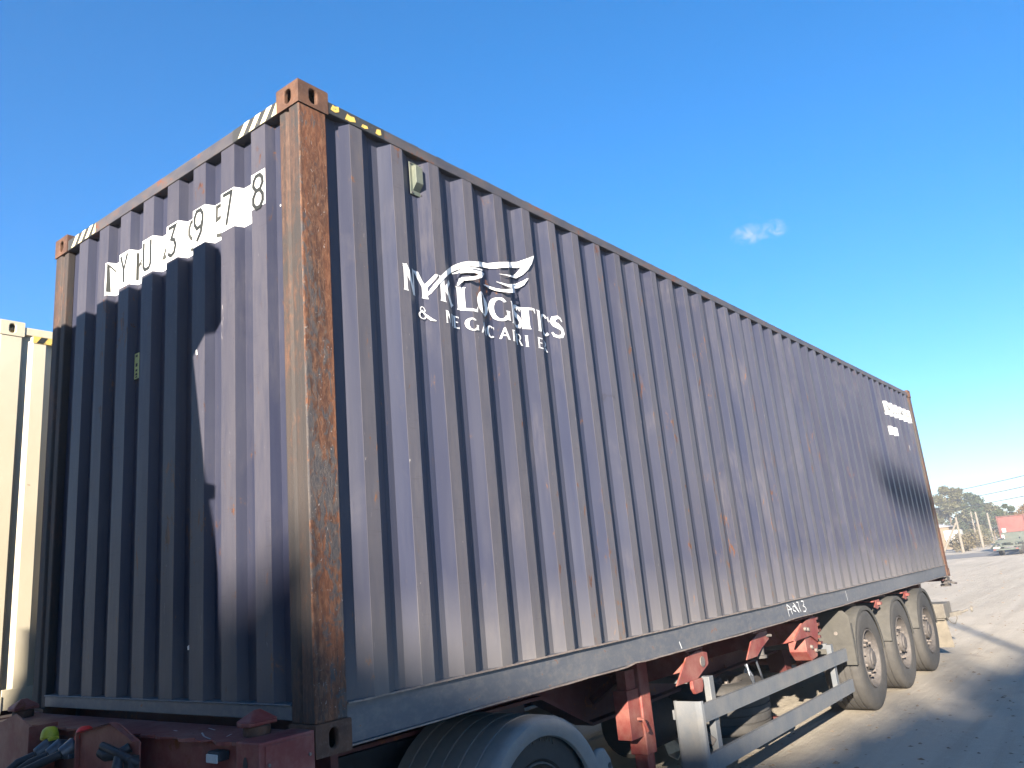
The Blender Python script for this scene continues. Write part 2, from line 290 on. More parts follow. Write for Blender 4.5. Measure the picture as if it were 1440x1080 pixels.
# ------------------------------------------------------------------ geometry helpers
class MB:
    """collects simple solids into one mesh; coordinates are container coordinates (z=0 underside of container)"""
    def __init__(s): s.v = []; s.f = []
    def add(s, vs, fs):
        b = len(s.v); s.v += [tuple(v) for v in vs]; s.f += [tuple(b+i for i in f) for f in fs]; return s
    def box(s, x0, x1, y0, y1, z0, z1):
        vs = [(x, y, z) for z in (z0, z1) for y in (y0, y1) for x in (x0, x1)]
        return s.add(vs, [(0, 2, 3, 1), (4, 5, 7, 6), (0, 1, 5, 4), (2, 6, 7, 3), (0, 4, 6, 2), (1, 3, 7, 5)])
    def bar(s, a, b, w, h, upv=(0, 0, 1)):
        a = Vector(a); b = Vector(b); d = (b-a).normalized(); u = Vector(upv)
        if abs(d.dot(u)) > .98: u = Vector((1, 0, 0))
        r = d.cross(u).normalized(); u = r.cross(d)
        vs = [p + r*sx*w/2 + u*sy*h/2 for p in (a, b) for sx, sy in ((-1, -1), (1, -1), (1, 1), (-1, 1))]
        return s.add(vs, [(3, 2, 1, 0), (4, 5, 6, 7), (0, 1, 5, 4), (1, 2, 6, 5), (2, 3, 7, 6), (3, 0, 4, 7)])
    def tube(s, pts, rad, n=10, cap=True):
        pts = [Vector(p) for p in pts]; rads = rad if isinstance(rad, (list, tuple)) else [rad]*len(pts)
        rings = []; u = None
        for i, p in enumerate(pts):
            d = (pts[min(i+1, len(pts)-1)] - pts[max(i-1, 0)]).normalized()
            if u is None:
                u = d.cross(Vector((0, 0, 1)));
                if u.length < .05: u = d.cross(Vector((0, 1, 0)))
            u = (u - d*u.dot(d)).normalized(); w = d.cross(u)
            rings.append([p + (u*math.cos(2*math.pi*k/n) + w*math.sin(2*math.pi*k/n))*rads[i] for k in range(n)])
        vs = [v for r_ in rings for v in r_]; fs = []
        for i in range(len(rings)-1):
            for k in range(n): fs.append((i*n+k, i*n+(k+1) % n, (i+1)*n+(k+1) % n, (i+1)*n+k))
        if cap: fs += [tuple(range(n))[::-1], tuple((len(rings)-1)*n+k for k in range(n))]
        return s.add(vs, fs)
    def prism(s, poly, axis, a, b):
        """extrude a polygon: axis 'x' -> poly in (y,z); 'y' -> (x,z); 'z' -> (x,y)"""
        def P(p, t): return {'x': (t, p[0], p[1]), 'y': (p[0], t, p[1]), 'z': (p[0], p[1], t)}[axis]
        n = len(poly); vs = [P(p, a) for p in poly] + [P(p, b) for p in poly]
        return s.add(vs, [tuple(range(n))[::-1], tuple(range(n, 2*n))] + [(i, (i+1) % n, n+(i+1) % n, n+i) for i in range(n)])
    def lathe(s, prof, c, axis='y', n=48, skip=None):
        """prof: (radius, offset along axis)"""
        c = Vector(c); vs = []; fs = []
        for r_, t in prof:
            for k in range(n):
                a = 2*math.pi*k/n; q = (math.cos(a)*r_, math.sin(a)*r_)
                vs.append(c + (Vector((q[0], t, q[1])) if axis == 'y' else Vector((q[0], q[1], t)) if axis == 'z' else Vector((t, q[0], q[1]))))
        for i in range(len(prof)-1):
            for k in range(n):
                if skip and skip(i, k): continue
                fs.append((i*n+k, i*n+(k+1) % n, (i+1)*n+(k+1) % n, (i+1)*n+k))
        return s.add(vs, fs)
    def build(s, name, mat, parent=None, zoff=G, smooth=False, bevel=0, kind=None, label=None, origin=None):
        me = bpy.data.meshes.new(name); o_ = Vector(origin) if origin else Vector((0, 0, 0))
        me.from_pydata([tuple(Vector(v)-o_) for v in s.v], [], s.f)
        bm = bmesh.new(); bm.from_mesh(me); bmesh.ops.remove_doubles(bm, verts=bm.verts, dist=1e-5)
        bmesh.ops.recalc_face_normals(bm, faces=bm.faces); bm.to_mesh(me); bm.free()
        if isinstance(mat, (list, tuple)):
            for q in mat: me.materials.append(q)
        else: me.materials.append(mat)
        o = bpy.data.objects.new(name, me); COL.objects.link(o)
        o.location = o_ + Vector((0, 0, zoff if parent is None else 0))
        if parent is not None: o.parent = parent
        if smooth: me.set_sharp_from_angle(angle=R(38)); 
        if not smooth: me.shade_flat()
        if bevel:
            b = o.modifiers.new('bevel', 'BEVEL'); b.width = bevel; b.segments = 2; b.limit_method = 'ANGLE'; b.angle_limit = R(40)
        if kind: o['kind'] = kind
        if label: o['label'] = label
        return o

def thing(name, label, cat, loc=(0, 0, G), rz=0, group=None):
    o = bpy.data.objects.new(name, None); COL.objects.link(o); o.location = loc; o.rotation_euler = (0, 0, rz); o.empty_display_size = .2
    o['label'] = label; o['category'] = cat
    if group: o['group'] = group
    return o
def tag(o, label, cat, group=None):
    o['label'] = label; o['category'] = cat
    if group: o['group'] = group
    return o
def kids(o): return [c for c in bpy.data.objects if c.parent == o]
def copy_tree(o, parent=None):
    ch = kids(o); c = o.copy(); COL.objects.link(c); c.parent = parent
    for k in ch: copy_tree(k, c)
    return c

# ------------------------------------------------------------------ container profiles
L, W, H = 12.192, 2.438, 2.896
# long side: outer flats .08 wide, slopes .068, recess .0645, pitch .2805
def side_profile(yo=.008, yi=.044):
    pts = [(.172, yi)]
    for k in range(42):
        e = .394 + .2805*k
        pts += [(e-.148, yi), (e-.08, yo), (e, yo), (e+.068, yi)]
    pts = [p for p in pts if p[0] < L-.172]; pts.append((L-.172, yi))
    return pts
def front_profile(xo=.012, xi=.058):
    pts = [(.15, xi)]
    for k in range(9):
        s_ = .268 + .25*k - .0
        if s_+.11 > 2.3: break
        pts += [(s_-.018, xi), (s_, xo), (s_+.11, xo), (s_+.128, xi)]
    pts.append((2.288, xi)); return pts
SP, FP = side_profile(), front_profile()
def interp(P, t):
    if t <= P[0][0]: return P[0][1]
    for (a, va), (b, vb) in zip(P, P[1:]):
        if t <= b: return va + (vb-va)*(t-a)/(b-a)
    return P[-1][1]

def casting(cx, cy, cz, name, parent, mat, sx=1, sy=1, top=True, holes=True):
    """corner casting 178 x 162 x 118 with oval holes; (cx,cy,cz) its outermost corner, sx/sy direction inward"""
    b = MB(); lx, ly, lz = .178, .162, .118; z0, z1 = (cz-lz, cz) if top else (cz, cz+lz)
    t = .014
    def face(O, U, V, N, w, h, hw, hh, oy=0):
        n = 24; ins = []; outs = []
        for k in range(n):
            a = 2*math.pi*(k+.5)/n; c, s_ = math.cos(a), math.sin(a)
            r = hw; dy = (hh-hw)*(1 if s_ > 0 else -1)
            ins.append((c*r, s_*r+dy+oy))
            f_ = min(w/2/abs(c) if abs(c) > 1e-6 else 9, h/2/abs(s_) if abs(s_) > 1e-6 else 9); outs.append((c*f_, s_*f_))
        vs = []
        for P_ in (ins, outs):
            for q in P_: vs.append(O + U*(w/2+q[0]) + V*(h/2+q[1]))
        for q in ins: vs.append(O + U*(w/2+q[0]) + V*(h/2+q[1]) + N*t*1.6)
        fs = []
        for k in range(n):
            k2 = (k+1) % n
            fs += [(n+k, n+k2, k2, k), (k, k2, 2*n+k2, 2*n+k)]
        # square off the corners left between rays
        b.add(vs, fs)
        for sx_, sy_ in ((0, 0), (1, 0), (1, 1), (0, 1)):
            cr = O + U*w*sx_ + V*h*sy_
            ks = sorted(range(n), key=lambda k: (vs[n+k]-cr).length)[:2]
            b.add([cr, vs[n+ks[0]], vs[n+ks[1]]], [(0, 1, 2)])
    X, Y, Z = Vector((sx, 0, 0)), Vector((0, sy, 0)), Vector((0, 0, 1)); O = Vector((cx, cy, z0))
    face(O, X, Z, Y, lx, lz, .022, .037)      # long-side face
    face(O, Y, Z, X, ly, lz, .024, .036)      # end face
    E = Vector((cx+sx*lx, cy+sy*ly, z0))
    b.add([E, E-X*lx, E-X*lx+Z*lz, E+Z*lz], [(0, 1, 2, 3)]); b.add([E, E-Y*ly, E-Y*ly+Z*lz, E+Z*lz], [(0, 1, 2, 3)])
    b.add([O+Z*lz, O+X*lx+Z*lz, O+X*lx+Y*ly+Z*lz, O+Y*ly+Z*lz], [(0, 1, 2, 3)])
    b.add([O, O+X*lx, O+X*lx+Y*ly, O+Y*ly], [(3, 2, 1, 0)])
    return b.build(name, mat, parent, bevel=.007)

def conform_build(name, polys, mat, parent, P, kind, off=.0015, zoff=None):
    """flat print laid onto a corrugated sheet. polys in (u,z); kind 'side': u=x ; 'front': u=y"""
    bm = bmesh.new()
    for i, poly in enumerate(polys):
        vs = [bm.verts.new((p[0], off + i*.00012, p[1])) for p in poly]
        try: bm.faces.new(vs)
        except ValueError: pass
    us = [v.co.x for v in bm.verts]
    for u, _ in P:
        if min(us) < u < max(us):
            bmesh.ops.bisect_plane(bm, geom=bm.verts[:]+bm.edges[:]+bm.faces[:], plane_co=(u, 0, 0), plane_no=(1, 0, 0), dist=1e-6)
    for v in bm.verts:
        d = interp(P, v.co.x) - v.co.y
        v.co = Vector((v.co.x, d, v.co.z)) if kind == 'side' else Vector((d, v.co.x, v.co.z))
    for f in bm.faces:
        f.normal_update()
        n = Vector((0, -1, 0)) if kind == 'side' else Vector((-1, 0, 0))
        if f.normal.dot(n) < 0: f.normal_flip()
    me = bpy.data.meshes.new(name); bm.to_mesh(me); bm.free(); me.materials.append(mat)
    o = bpy.data.objects.new(name, me); COL.objects.link(o); o.parent = parent
    return o

# ------------------------------------------------------------------ stroke lettering
def ribbon(pts, hw):
    """polyline -> list of quads; hw number or list (half widths)"""
    n = len(pts); hw = hw if isinstance(hw, (list, tuple)) else [hw]*n; L_, R_ = [], []
    for i in range(n):
        a = Vector(pts[max(i-1, 0)]); b = Vector(pts[min(i+1, n-1)]); p = Vector(pts[i])
        if 0 < i < n-1:
            d1 = (p-a).normalized(); d2 = (b-p).normalized(); d = (d1+d2).normalized()
            k = 1/max(.5, d.dot(d1))
        else: d = (b-a).normalized(); k = 1
        nrm = Vector((-d.y, d.x))*hw[i]*k
        L_.append(tuple(p+nrm)); R_.append(tuple(p-nrm))
    return [[L_[i], L_[i+1], R_[i+1], R_[i]] for i in range(n-1)]
def arc(cx, cy, rx, ry, a0, a1, n=14): return [(cx+rx*math.cos(R(a0+(a1-a0)*i/n)), cy+ry*math.sin(R(a0+(a1-a0)*i/n))) for i in range(n+1)]
def ring(cx, cy, rx, ry, tk, tn, a0=0, a1=360, n=26):
    o = arc(cx, cy, rx, ry, a0, a1, n); i_ = arc(cx, cy, rx-tk, ry-tn, a0, a1, n)
    return [[o[k], o[k+1], i_[k+1], i_[k]] for k in range(n)]
def stem(x, w, y0=0, y1=1, fl=.045):
    """flared serif stem"""
    return [[(x-w/2-fl, y0), (x+w/2+fl, y0), (x+w/2+.005, y0+.07), (x-w/2-.005, y0+.07)], [(x-w/2-.005, y0+.07), (x+w/2+.005, y0+.07), (x+w/2, y0+.2), (x+w/2, y1-.2), (x+w/2+.005, y1-.07), (x-w/2-.005, y1-.07), (x-w/2, y1-.2), (x-w/2, y0+.2)],
            [(x-w/2-.005, y1-.07), (x+w/2+.005, y1-.07), (x+w/2+fl, y1), (x-w/2-fl, y1)]]
def serif_glyph(c):
    T, t = .19, .075
    if c == 'N': return stem(.14, .17) + ribbon([(.12, .98), (.74, .02)], .12) + stem(.74, .13), .9
    if c == 'Y': return [[(-.02, 1), (.2, 1), (.48, .46), (.30, .46)]] + [[(.74, 1), (.86, 1), (.48, .42), (.36, .46)]] + stem(.40, .17, 0, .5, .03), .8
    if c == 'K': return stem(.15, .21) + ribbon([(.2, .45), (.66, .97)], [.065, .085]) + ribbon([(.28, .56), (.78, .0)], [.09, .13]), .85
    if c == 'L': return stem(.16, .23) + [[(.2, 0), (.66, 0), (.70, .30), (.62, .12), (.2, .10)]], .75
    if c == 'O': return ring(.42, .5, .42, .53, .235, .09), .87
    if c == 'G': return ring(.44, .5, .44, .53, .235, .10, 48, 325) + stem(.76, .16, .06, .48, .03), .95
    if c == 'C': return ring(.42, .5, .42, .53, .235, .10, 50, 312) + [[(.64, .86), (.74, .98), (.74, .68)]], .78
    if c == 'I': return stem(.14, .18), .32
    if c == 'T': return stem(.38, .23, 0, .96) + [[(.0, 1.0), (.76, 1.0), (.76, .90), (.0, .90)], [(0, .901), (.09, .901), (.0, .74)], [(.67, .901), (.76, .901), (.76, .74)]], .8
    if c == 'S':
        p = [(.60, .80), (.50, .94), (.34, .985), (.16, .92), (.10, .76), (.18, .62), (.36, .52), (.54, .41), (.60, .25), (.50, .08), (.30, .02), (.12, .07), (.04, .22)]
        return ribbon(p, [.035, .055, .065, .095, .105, .115, .12, .115, .105, .095, .065, .055, .035]), .68
    if c == 'E': return stem(.12, .16) + [[(.16, 1), (.56, 1), (.56, .84), (.5, .9), (.16, .9)], [(.16, .1), (.52, .1), (.58, .2), (.58, 0), (.16, 0)], [(.2, .47), (.46, .47), (.46, .56), (.2, .56)]], .66
    if c == 'A': return [[(.0, 0), (.14, 0), (.42, .92), (.36, 1.02)], [(.36, 1.02), (.46, 1.02), (.86, 0), (.62, 0), (.36, .78)], [(.2, .28), (.62, .28), (.62, .36), (.2, .36)]], .88
    if c == 'R': return stem(.12, .16) + ring(.34, .72, .3, .28, .15, .08, -90, 90) + [[(.16, .96), (.34, 1.0), (.34, .91), (.16, .91)]] + [[(.3, .46), (.44, .46), (.78, .0), (.56, 0)]], .76
    if c == 'M': return stem(.08, .10) + [[(.05, 1), (.22, 1), (.50, .2), (.44, .02)], [(.44, .02), (.52, .2), (.78, 1), (.72, 1)]] + stem(.84, .16), .98
    if c == '&':
        return ring(.40, .76, .22, .26, .08, .06) + ring(.32, .28, .32, .30, .13, .07, 60, 350) + ribbon([(.26, .66), (.9, .02), (1.15, -.06)], [.08, .09, .02]), 1.1
    return [], .4
def mono_glyph(c):
    """thin condensed stencilled figures, unit height, width ~.45"""
    w = .44; S = {
        'N': [[(0, 0), (0, 1), (w, 0), (w, 1)]], 'Y': [[(0, 1), (w/2, .45), (w, 1)], [(w/2, .45), (w/2, 0)]], 'K': [[(0, 0), (0, 1)], [(w, 1), (0, .45)], [(w*.35, .58), (w, 0)]],
        'U': [[(0, 1), (0, .15), (.1, .02), (w-.1, .02), (w, .15), (w, 1)]], '4': [[(w*.75, 0), (w*.75, 1), (0, .3), (w, .3)]],
        '3': [[(0, .98), (w*.95, .98), (w*.4, .58), (w*.8, .5), (w, .3), (w*.8, .06), (w*.4, .0), (0, .12)]],
        '9': [[(w, .66), (w*.82, .46), (w*.3, .42), (0, .6), (0, .82), (w*.25, 1), (w*.75, 1), (w, .84), (w, .6), (w*.8, .25), (w*.3, 0)]],
        '5': [[(w, 1), (.02, 1), (0, .56), (w*.6, .62), (w, .42), (w, .18), (w*.6, 0), (0, .06)]], '7': [[(0, 1), (w, 1), (w*.4, 0)]],
        '8': [[(w*.3, .54), (0, .72), (.02, .88), (w*.3, 1), (w*.7, 1), (w-.02, .88), (w, .72), (w*.7, .54), (w*.3, .54), (0, .36), (0, .16), (w*.3, 0), (w*.7, 0), (w, .16), (w, .36), (w*.7, .54)]]}
    return S.get(c, [])
def place(polys, x, z, sx, sz, mirror=False): return [[(x + (-1 if mirror else 1)*p[0]*sx, z+p[1]*sz) for p in q] for q in polys]

# ------------------------------------------------------------------ ground, road
def sheet(name, x0, x1, y0, y1, z, mat, nx=1, ny=1):
    b = MB()
    for i in range(nx):
        for j in range(ny):
            X0 = x0+(x1-x0)*i/nx; X1 = x0+(x1-x0)*(i+1)/nx; Y0 = y0+(y1-y0)*j/ny; Y1 = y0+(y1-y0)*(j+1)/ny
            b.add([(X0, Y0, z), (X1, Y0, z), (X1, Y1, z), (X0, Y1, z)], [(0, 1, 2, 3)])
    return b.build(name, mat, None, zoff=0, kind='structure')
sheet('ground', -480, 480, -480, 480, 0, M['ground'])
rd = MB()
rp = [(58, 60), (60, 20), (63, 9), (68, 0), (76, -16), (90, -60)]
for i in range(len(rp)-1):
    (xa, ya), (xb, yb) = rp[i], rp[i+1]
    rd.add([(xa, ya, .004), (xa+14, ya+2, .004), (xb+14, yb+2, .004), (xb, yb, .004)], [(0, 1, 2, 3)])
rd.build('road', M['road'], None, zoff=0, kind='structure')
# loose stones and dry leaves on the yard (nobody could count them)
rng = random.Random(11); b = MB()
for i in range(1500):
    t = rng.random(); x = 4 + 46*t**1.6; y = rng.uniform(-.9-.30*x, .9+.17*x)
    s_ = rng.uniform(.006, .020)*(1+.05*x) * (1.6 if rng.random() < .06 else 1); a = rng.uniform(0, 6.28); h = s_*rng.uniform(.15, .5)
    c, s1 = math.cos(a)*s_, math.sin(a)*s_; k = rng.uniform(.35, .9)
    b.add([(x-c, y-s1, .001), (x+s1*k, y-c*k, .001), (x+c, y+s1, .001), (x-s1*k, y+c*k, .001), (x+.2*c, y+.1*s1, h)], [(0, 1, 4), (1, 2, 4), (2, 3, 4), (3, 0, 4)])
o = b.build('dry_leaf_litter', M['debris'], None, zoff=0, kind='stuff'); o['label'] = 'small dark leaves and stones scattered over the pale dusty yard'; o['category'] = 'leaf litter'

# ------------------------------------------------------------------ navy container
box = thing('shipping_container', 'long navy blue ribbed container with a rusty corner post and white lettering', 'container')
def sheet_profile(name, P, z0, z1, kind, mat, parent, flip=None, nz=10, jit=.0005):
    rs = random.Random(3); b = MB(); rows = []
    for j in range(nz+1):
        z = z0+(z1-z0)*j/nz
        rows.append([((u, d+(rs.uniform(-jit, jit) if 0 < j < nz else 0), z) if kind == 'side' else (d+(rs.uniform(-jit, jit) if 0 < j < nz else 0), u, z)) for u, d in P])
    n = len(P)
    if flip: rows = [[flip(p) for p in r_] for r_ in rows]
    b.add([p for r_ in rows for p in r_], [(j*n+i, j*n+i+1, (j+1)*n+i+1, (j+1)*n+i) for j in range(nz) for i in range(n-1)])
    return b.build(name, mat, parent)
sheet_profile('side_panel', SP, .172, 2.80, 'side', M['paint'], box)
sheet_profile('side_panel', SP, .172, 2.80, 'side', M['paint'], box, flip=lambda p: (p[0], W-p[1], p[2]))
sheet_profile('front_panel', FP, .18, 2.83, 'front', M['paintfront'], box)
# corner posts
def post_poly():   # (x,y) section: rusty flat on the long side, folded step on the front
    return [(.006, .006), (.166, .006), (.166, .05), (.06, .05), (.06, .156), (.012, .156), (.012, .108), (.022, .100), (.022, .088), (.006, .078)]
for sx, sy in ((0, 0), (0, 1), (1, 0), (1, 1)):
    poly = [((L-p[0]) if sx else p[0], (W-p[1]) if sy else p[1]) for p in post_poly()]
    MB().prism(poly, 'z', .118, H-.118).build('corner_post', M['post'], box, bevel=.006)
    casting(L if sx else 0, W if sy else 0, H, 'corner_casting', box, M['cast'], -1 if sx else 1, -1 if sy else 1, True)
    casting(L if sx else 0, W if sy else 0, 0, 'corner_casting', box, M['cast'], -1 if sx else 1, -1 if sy else 1, False)
# long rails, subdivided so that they can carry small dents
rr_ = random.Random(5)
def wavy_bar(b, x0, x1, y0, y1, z0, z1, n=60, wy=0., wz=0.):
    vs = []; ph = [rr_.uniform(0, 6) for _ in range(4)]
    for i in range(n+1):
        x = x0+(x1-x0)*i/n
        dz = wz*(math.sin(x*3.1+ph[0])+.6*math.sin(x*7.3+ph[1])+rr_.uniform(-.5, .5)); dy = wy*(math.sin(x*2.3+ph[2])+.5*math.sin(x*9.1+ph[3])+rr_.uniform(-.4, .4))
        if 0 < wz and z0 < .015 and abs(x-2.45) < .12: dz += .012*(1-abs(x-2.45)/.12)
        vs += [(x, y0+dy, z0+dz), (x, y1, z0+dz), (x, y1, z1+dz), (x, y0+dy, z1+dz)]
    fs = [(0, 1, 2, 3), (n*4+3, n*4+2, n*4+1, n*4)]
    for i in range(n):
        for k in range(4): fs.append((i*4+k, i*4+(k+1) % 4, (i+1)*4+(k+1) % 4, (i+1)*4+k))
    b.add(vs, fs)
for f in (0, 1):
    Y = (lambda y: W-y) if f else (lambda y: y)
    b = MB(); wavy_bar(b, .176, L-.176, Y(.005), Y(.065), 2.792, 2.853, 80, .0012, .0008); b.build('top_side_rail', M['rail'], box, bevel=.004)
    b = MB(); wavy_bar(b, .168, L-.168, Y(.020), Y(.028), .020, .166, 80, .0008, 0)
    wavy_bar(b, .168, L-.168, Y(.001), Y(.060), .1665, .1735, 110, .0022, .0012); wavy_bar(b, .168, L-.168, Y(-.001), Y(.060), .013, .0195, 110, .0025, .0018)
    b.build('bottom_side_rail', M['brail'], box)
b = MB(); b.box(.006, .066, .156, W-.156, 2.782, 2.852); b.box(.030, .150, .156, W-.156, 2.853, 2.875); b.build('front_header_rail', M['rail'], box, bevel=.004)
b = MB(); b.box(.010, .075, .156, W-.156, .128, .180); b.box(.004, .075, .156, W-.156, .1805, .188); b.build('front_sill', M['brail'], box, bevel=.003)
b = MB(); b.box(L-.15, L-.008, .156, W-.156, 2.76, 2.88); b.build('door_header', M['rail'], box, bevel=.004)
b = MB(); b.box(L-.15, L-.008, .156, W-.156, .015, .17); b.build('door_sill', M['rail'], box, bevel=.004)
# roof: cross-corrugated sheet
b = MB(); n = 58; vs = []; fs = []
for i in range(4*n+1):
    x = .10+(L-.2)*i/(4*n); z = 2.858+(.02 if i % 4 in (1, 2) else 0); vs += [(x, .03, z-.004), (x, W/2, z+.004), (x, W-.03, z-.004)]
for i in range(4*n): fs += [(3*i, 3*i+1, 3*i+4, 3*i+3), (3*i+1, 3*i+2, 3*i+5, 3*i+4)]
b.add(vs, fs).build('roof_sheet', M['rail'], box)
# floor with cross members
b = MB(); b.box(.15, L-.15, .05, W-.05, .14, .165)
for i in range(38): b.box(.35+i*.31, .40+i*.31, .065, W-.065, .02, .139)
b.build('floor_frame', M['floor'], box)
# doors at the far end
for k in (0, 1):
    y0 = .16+k*1.062; b = MB(); b.box(L-.058, L-.02, y0, y0+1.056, .175, 2.755)
    for z in (.45, .95, 1.45, 1.95, 2.45): b.box(L-.0205, L-.006, y0+.1, y0+.95, z-.1, z+.1)
    d = b.build('door', M['paint'], box, bevel=.004)
    for dy in (.28, .78):
        MB().tube([(L+.012, y0+dy, .05), (L+.012, y0+dy, 2.84)], .017).build('lock_rod', M['rail'], d, smooth=True)
        MB().box(L+.02, L+.04, y0+dy-.02, y0+dy+.36, 1.2, 1.24).build('door_handle', M['rail'], d)
# front container number on white backing
bk = [[(y0, 2.338), (y0+.0499, 2.338), (y0+.0499, 2.545), (y0, 2.545)] for y0 in [.270+.05*i for i in range(29)]]
bk = [[(.270, 2.338+.028), (.378, 2.338+.028), (.378, 2.548), (.270, 2.548)], [(.378, 2.338), (1.640, 2.338), (1.640, 2.545), (.378, 2.545)], [(1.640, 2.345), (1.79, 2.345), (1.79, 2.545), (1.640, 2.545)]]
conform_build('number_backing', bk, M['white'], box, FP, 'front', .0012)
num = []; text = ['8', None, '7', '5', '9', '9', '3', '4', 'U', 'K', 'Y', 'N']
for i, c in enumerate(text):
    if c is None: continue
    num = []
    yc = .324 + .125*i + (.012 if c == 'K' else .03 if c == 'N' else 0)
    for st_ in mono_glyph(c): num += ribbon([(yc+.5*.44*.165-q[0]*.165, 2.364+q[1]*.165) for q in st_], .0098 if c not in 'NK' else .0065)
    conform_build('number_character', num, M['black'], box, FP, 'front', .0035)
# shipping line name and wing on the long side
def word(spec, z, h):
    for i, (c, x0, x1) in enumerate(spec):
        g_, w_ = serif_glyph(c); gx = [p[0] for q in g_ for p in q]; w_ = max(gx)-min(gx); conform_build('letter', place(g_, x0-min(gx)*(x1-x0)/w_, z, (x1-x0)/w_, h), M['white'], box, SP, 'side', .0015+.001*(i % 2))
word([('N', .625, .742), ('Y', .735, .890), ('K', .893, 1.035)], 2.002, .140)
word([('L', 1.062, 1.203), ('O', 1.196, 1.330), ('G', 1.338, 1.492), ('I', 1.505, 1.553), ('S', 1.553, 1.655), ('T', 1.602, 1.745), ('I', 1.762, 1.807), ('C', 1.822, 1.930), ('S', 1.940, 2.052)], 1.998, .134)
word([('&', .755, .855), ('M', .925, 1.015), ('E', 1.024, 1.072), ('G', 1.105, 1.190), ('A', 1.215, 1.295), ('C', 1.300, 1.368), ('A', 1.396, 1.474), ('R', 1.496, 1.560), ('R', 1.572, 1.635), ('I', 1.658, 1.678), ('E', 1.745, 1.802), ('R', 1.825, 1.890)], 1.888, .068)
W_BAND = [[(0.813,2.015),(0.817,2.015)],[(0.819,2.025),(0.824,2.02)],[(0.825,2.035),(0.83,2.025)],[(0.832,2.046),(0.837,2.03)],[(0.838,2.056),(0.843,2.035)],[(0.845,2.066),(0.85,2.045)],[(0.852,2.076),(0.858,2.055)],[(0.859,2.086),(0.865,2.064)],[(0.867,2.096),(0.872,2.073)],[(0.874,2.106),(0.881,2.083)],[(0.885,2.118),(0.892,2.094)],[(0.897,2.131),(0.904,2.105)],[(0.909,2.143),(0.915,2.116)],[(0.922,2.155),(0.927,2.127)],[(0.936,2.167),(0.94,2.138)],[(0.949,2.179),(0.952,2.149)],[(0.975,2.198),(0.982,2.169)],[(1.011,2.219),(1.017,2.189)],[(1.032,2.232),(1.034,2.2)],[(1.046,2.242),(1.048,2.209)],[(1.06,2.251),(1.062,2.218)],[(1.078,2.26),(1.077,2.225)],[(1.093,2.267),(1.09,2.232)],[(1.104,2.272),(1.1,2.236)],[(1.115,2.277),(1.109,2.241)],[(1.126,2.28),(1.121,2.245)],[(1.137,2.282),(1.133,2.248)],[(1.148,2.285),(1.145,2.252)],[(1.162,2.289),(1.158,2.257)],[(1.183,2.293),(1.181,2.262)],[(1.204,2.298),(1.204,2.267)],[(1.226,2.302),(1.227,2.272)],[(1.273,2.32),(1.28,2.293)],[(1.309,2.332),(1.313,2.302)],[(1.325,2.334),(1.331,2.304)],[(1.341,2.336),(1.348,2.306)],[(1.357,2.337),(1.366,2.308)],[(1.373,2.342),(1.377,2.309)],[(1.385,2.344),(1.388,2.31)],[(1.397,2.346),(1.399,2.311)],[(1.409,2.349),(1.41,2.312)],[(1.42,2.351),(1.419,2.314)],[(1.432,2.353),(1.429,2.316)],[(1.45,2.358),(1.441,2.319)],[(1.47,2.364),(1.458,2.324)],[(1.487,2.368),(1.475,2.328)],[(1.504,2.372),(1.492,2.333)],[(1.535,2.383),(1.509,2.337)],[(1.589,2.404),(1.554,2.355)],[(1.606,2.409),(1.592,2.369)],[(1.624,2.414),(1.608,2.372)],[(1.642,2.419),(1.624,2.376)],[(1.656,2.422),(1.64,2.379)],[(1.666,2.427),(1.651,2.383)],[(1.677,2.432),(1.658,2.386)],[(1.688,2.437),(1.666,2.388)],[(1.699,2.442),(1.673,2.39)],[(1.713,2.449),(1.692,2.404)],[(1.735,2.461),(1.711,2.418)],[(1.76,2.473),(1.74,2.437)],[(1.786,2.486),(1.774,2.458)]]
W_TIP = [[(1.673,2.39),(1.774,2.46)],[(1.669,2.385),(1.768,2.45)],[(1.664,2.379),(1.762,2.44)],[(1.659,2.373),(1.756,2.43)],[(1.655,2.368),(1.75,2.42)],[(1.649,2.361),(1.738,2.408)],[(1.639,2.353),(1.726,2.396)],[(1.629,2.345),(1.716,2.385)],[(1.619,2.336),(1.709,2.375)],[(1.612,2.331),(1.701,2.367)],[(1.604,2.326),(1.693,2.358)],[(1.597,2.321),(1.685,2.35)],[(1.589,2.315),(1.677,2.341)],[(1.588,2.313),(1.666,2.334)],[(1.587,2.31),(1.655,2.327)],[(1.586,2.307),(1.641,2.318)],[(1.585,2.304),(1.622,2.307)]]
W_F2 = [[(1.418,2.278),(1.419,2.277)],[(1.428,2.278),(1.429,2.276)],[(1.438,2.278),(1.44,2.275)],[(1.455,2.281),(1.456,2.276)],[(1.472,2.285),(1.473,2.278)],[(1.488,2.287),(1.488,2.278)],[(1.504,2.289),(1.504,2.279)],[(1.531,2.296),(1.527,2.283)],[(1.586,2.317),(1.584,2.302)]]
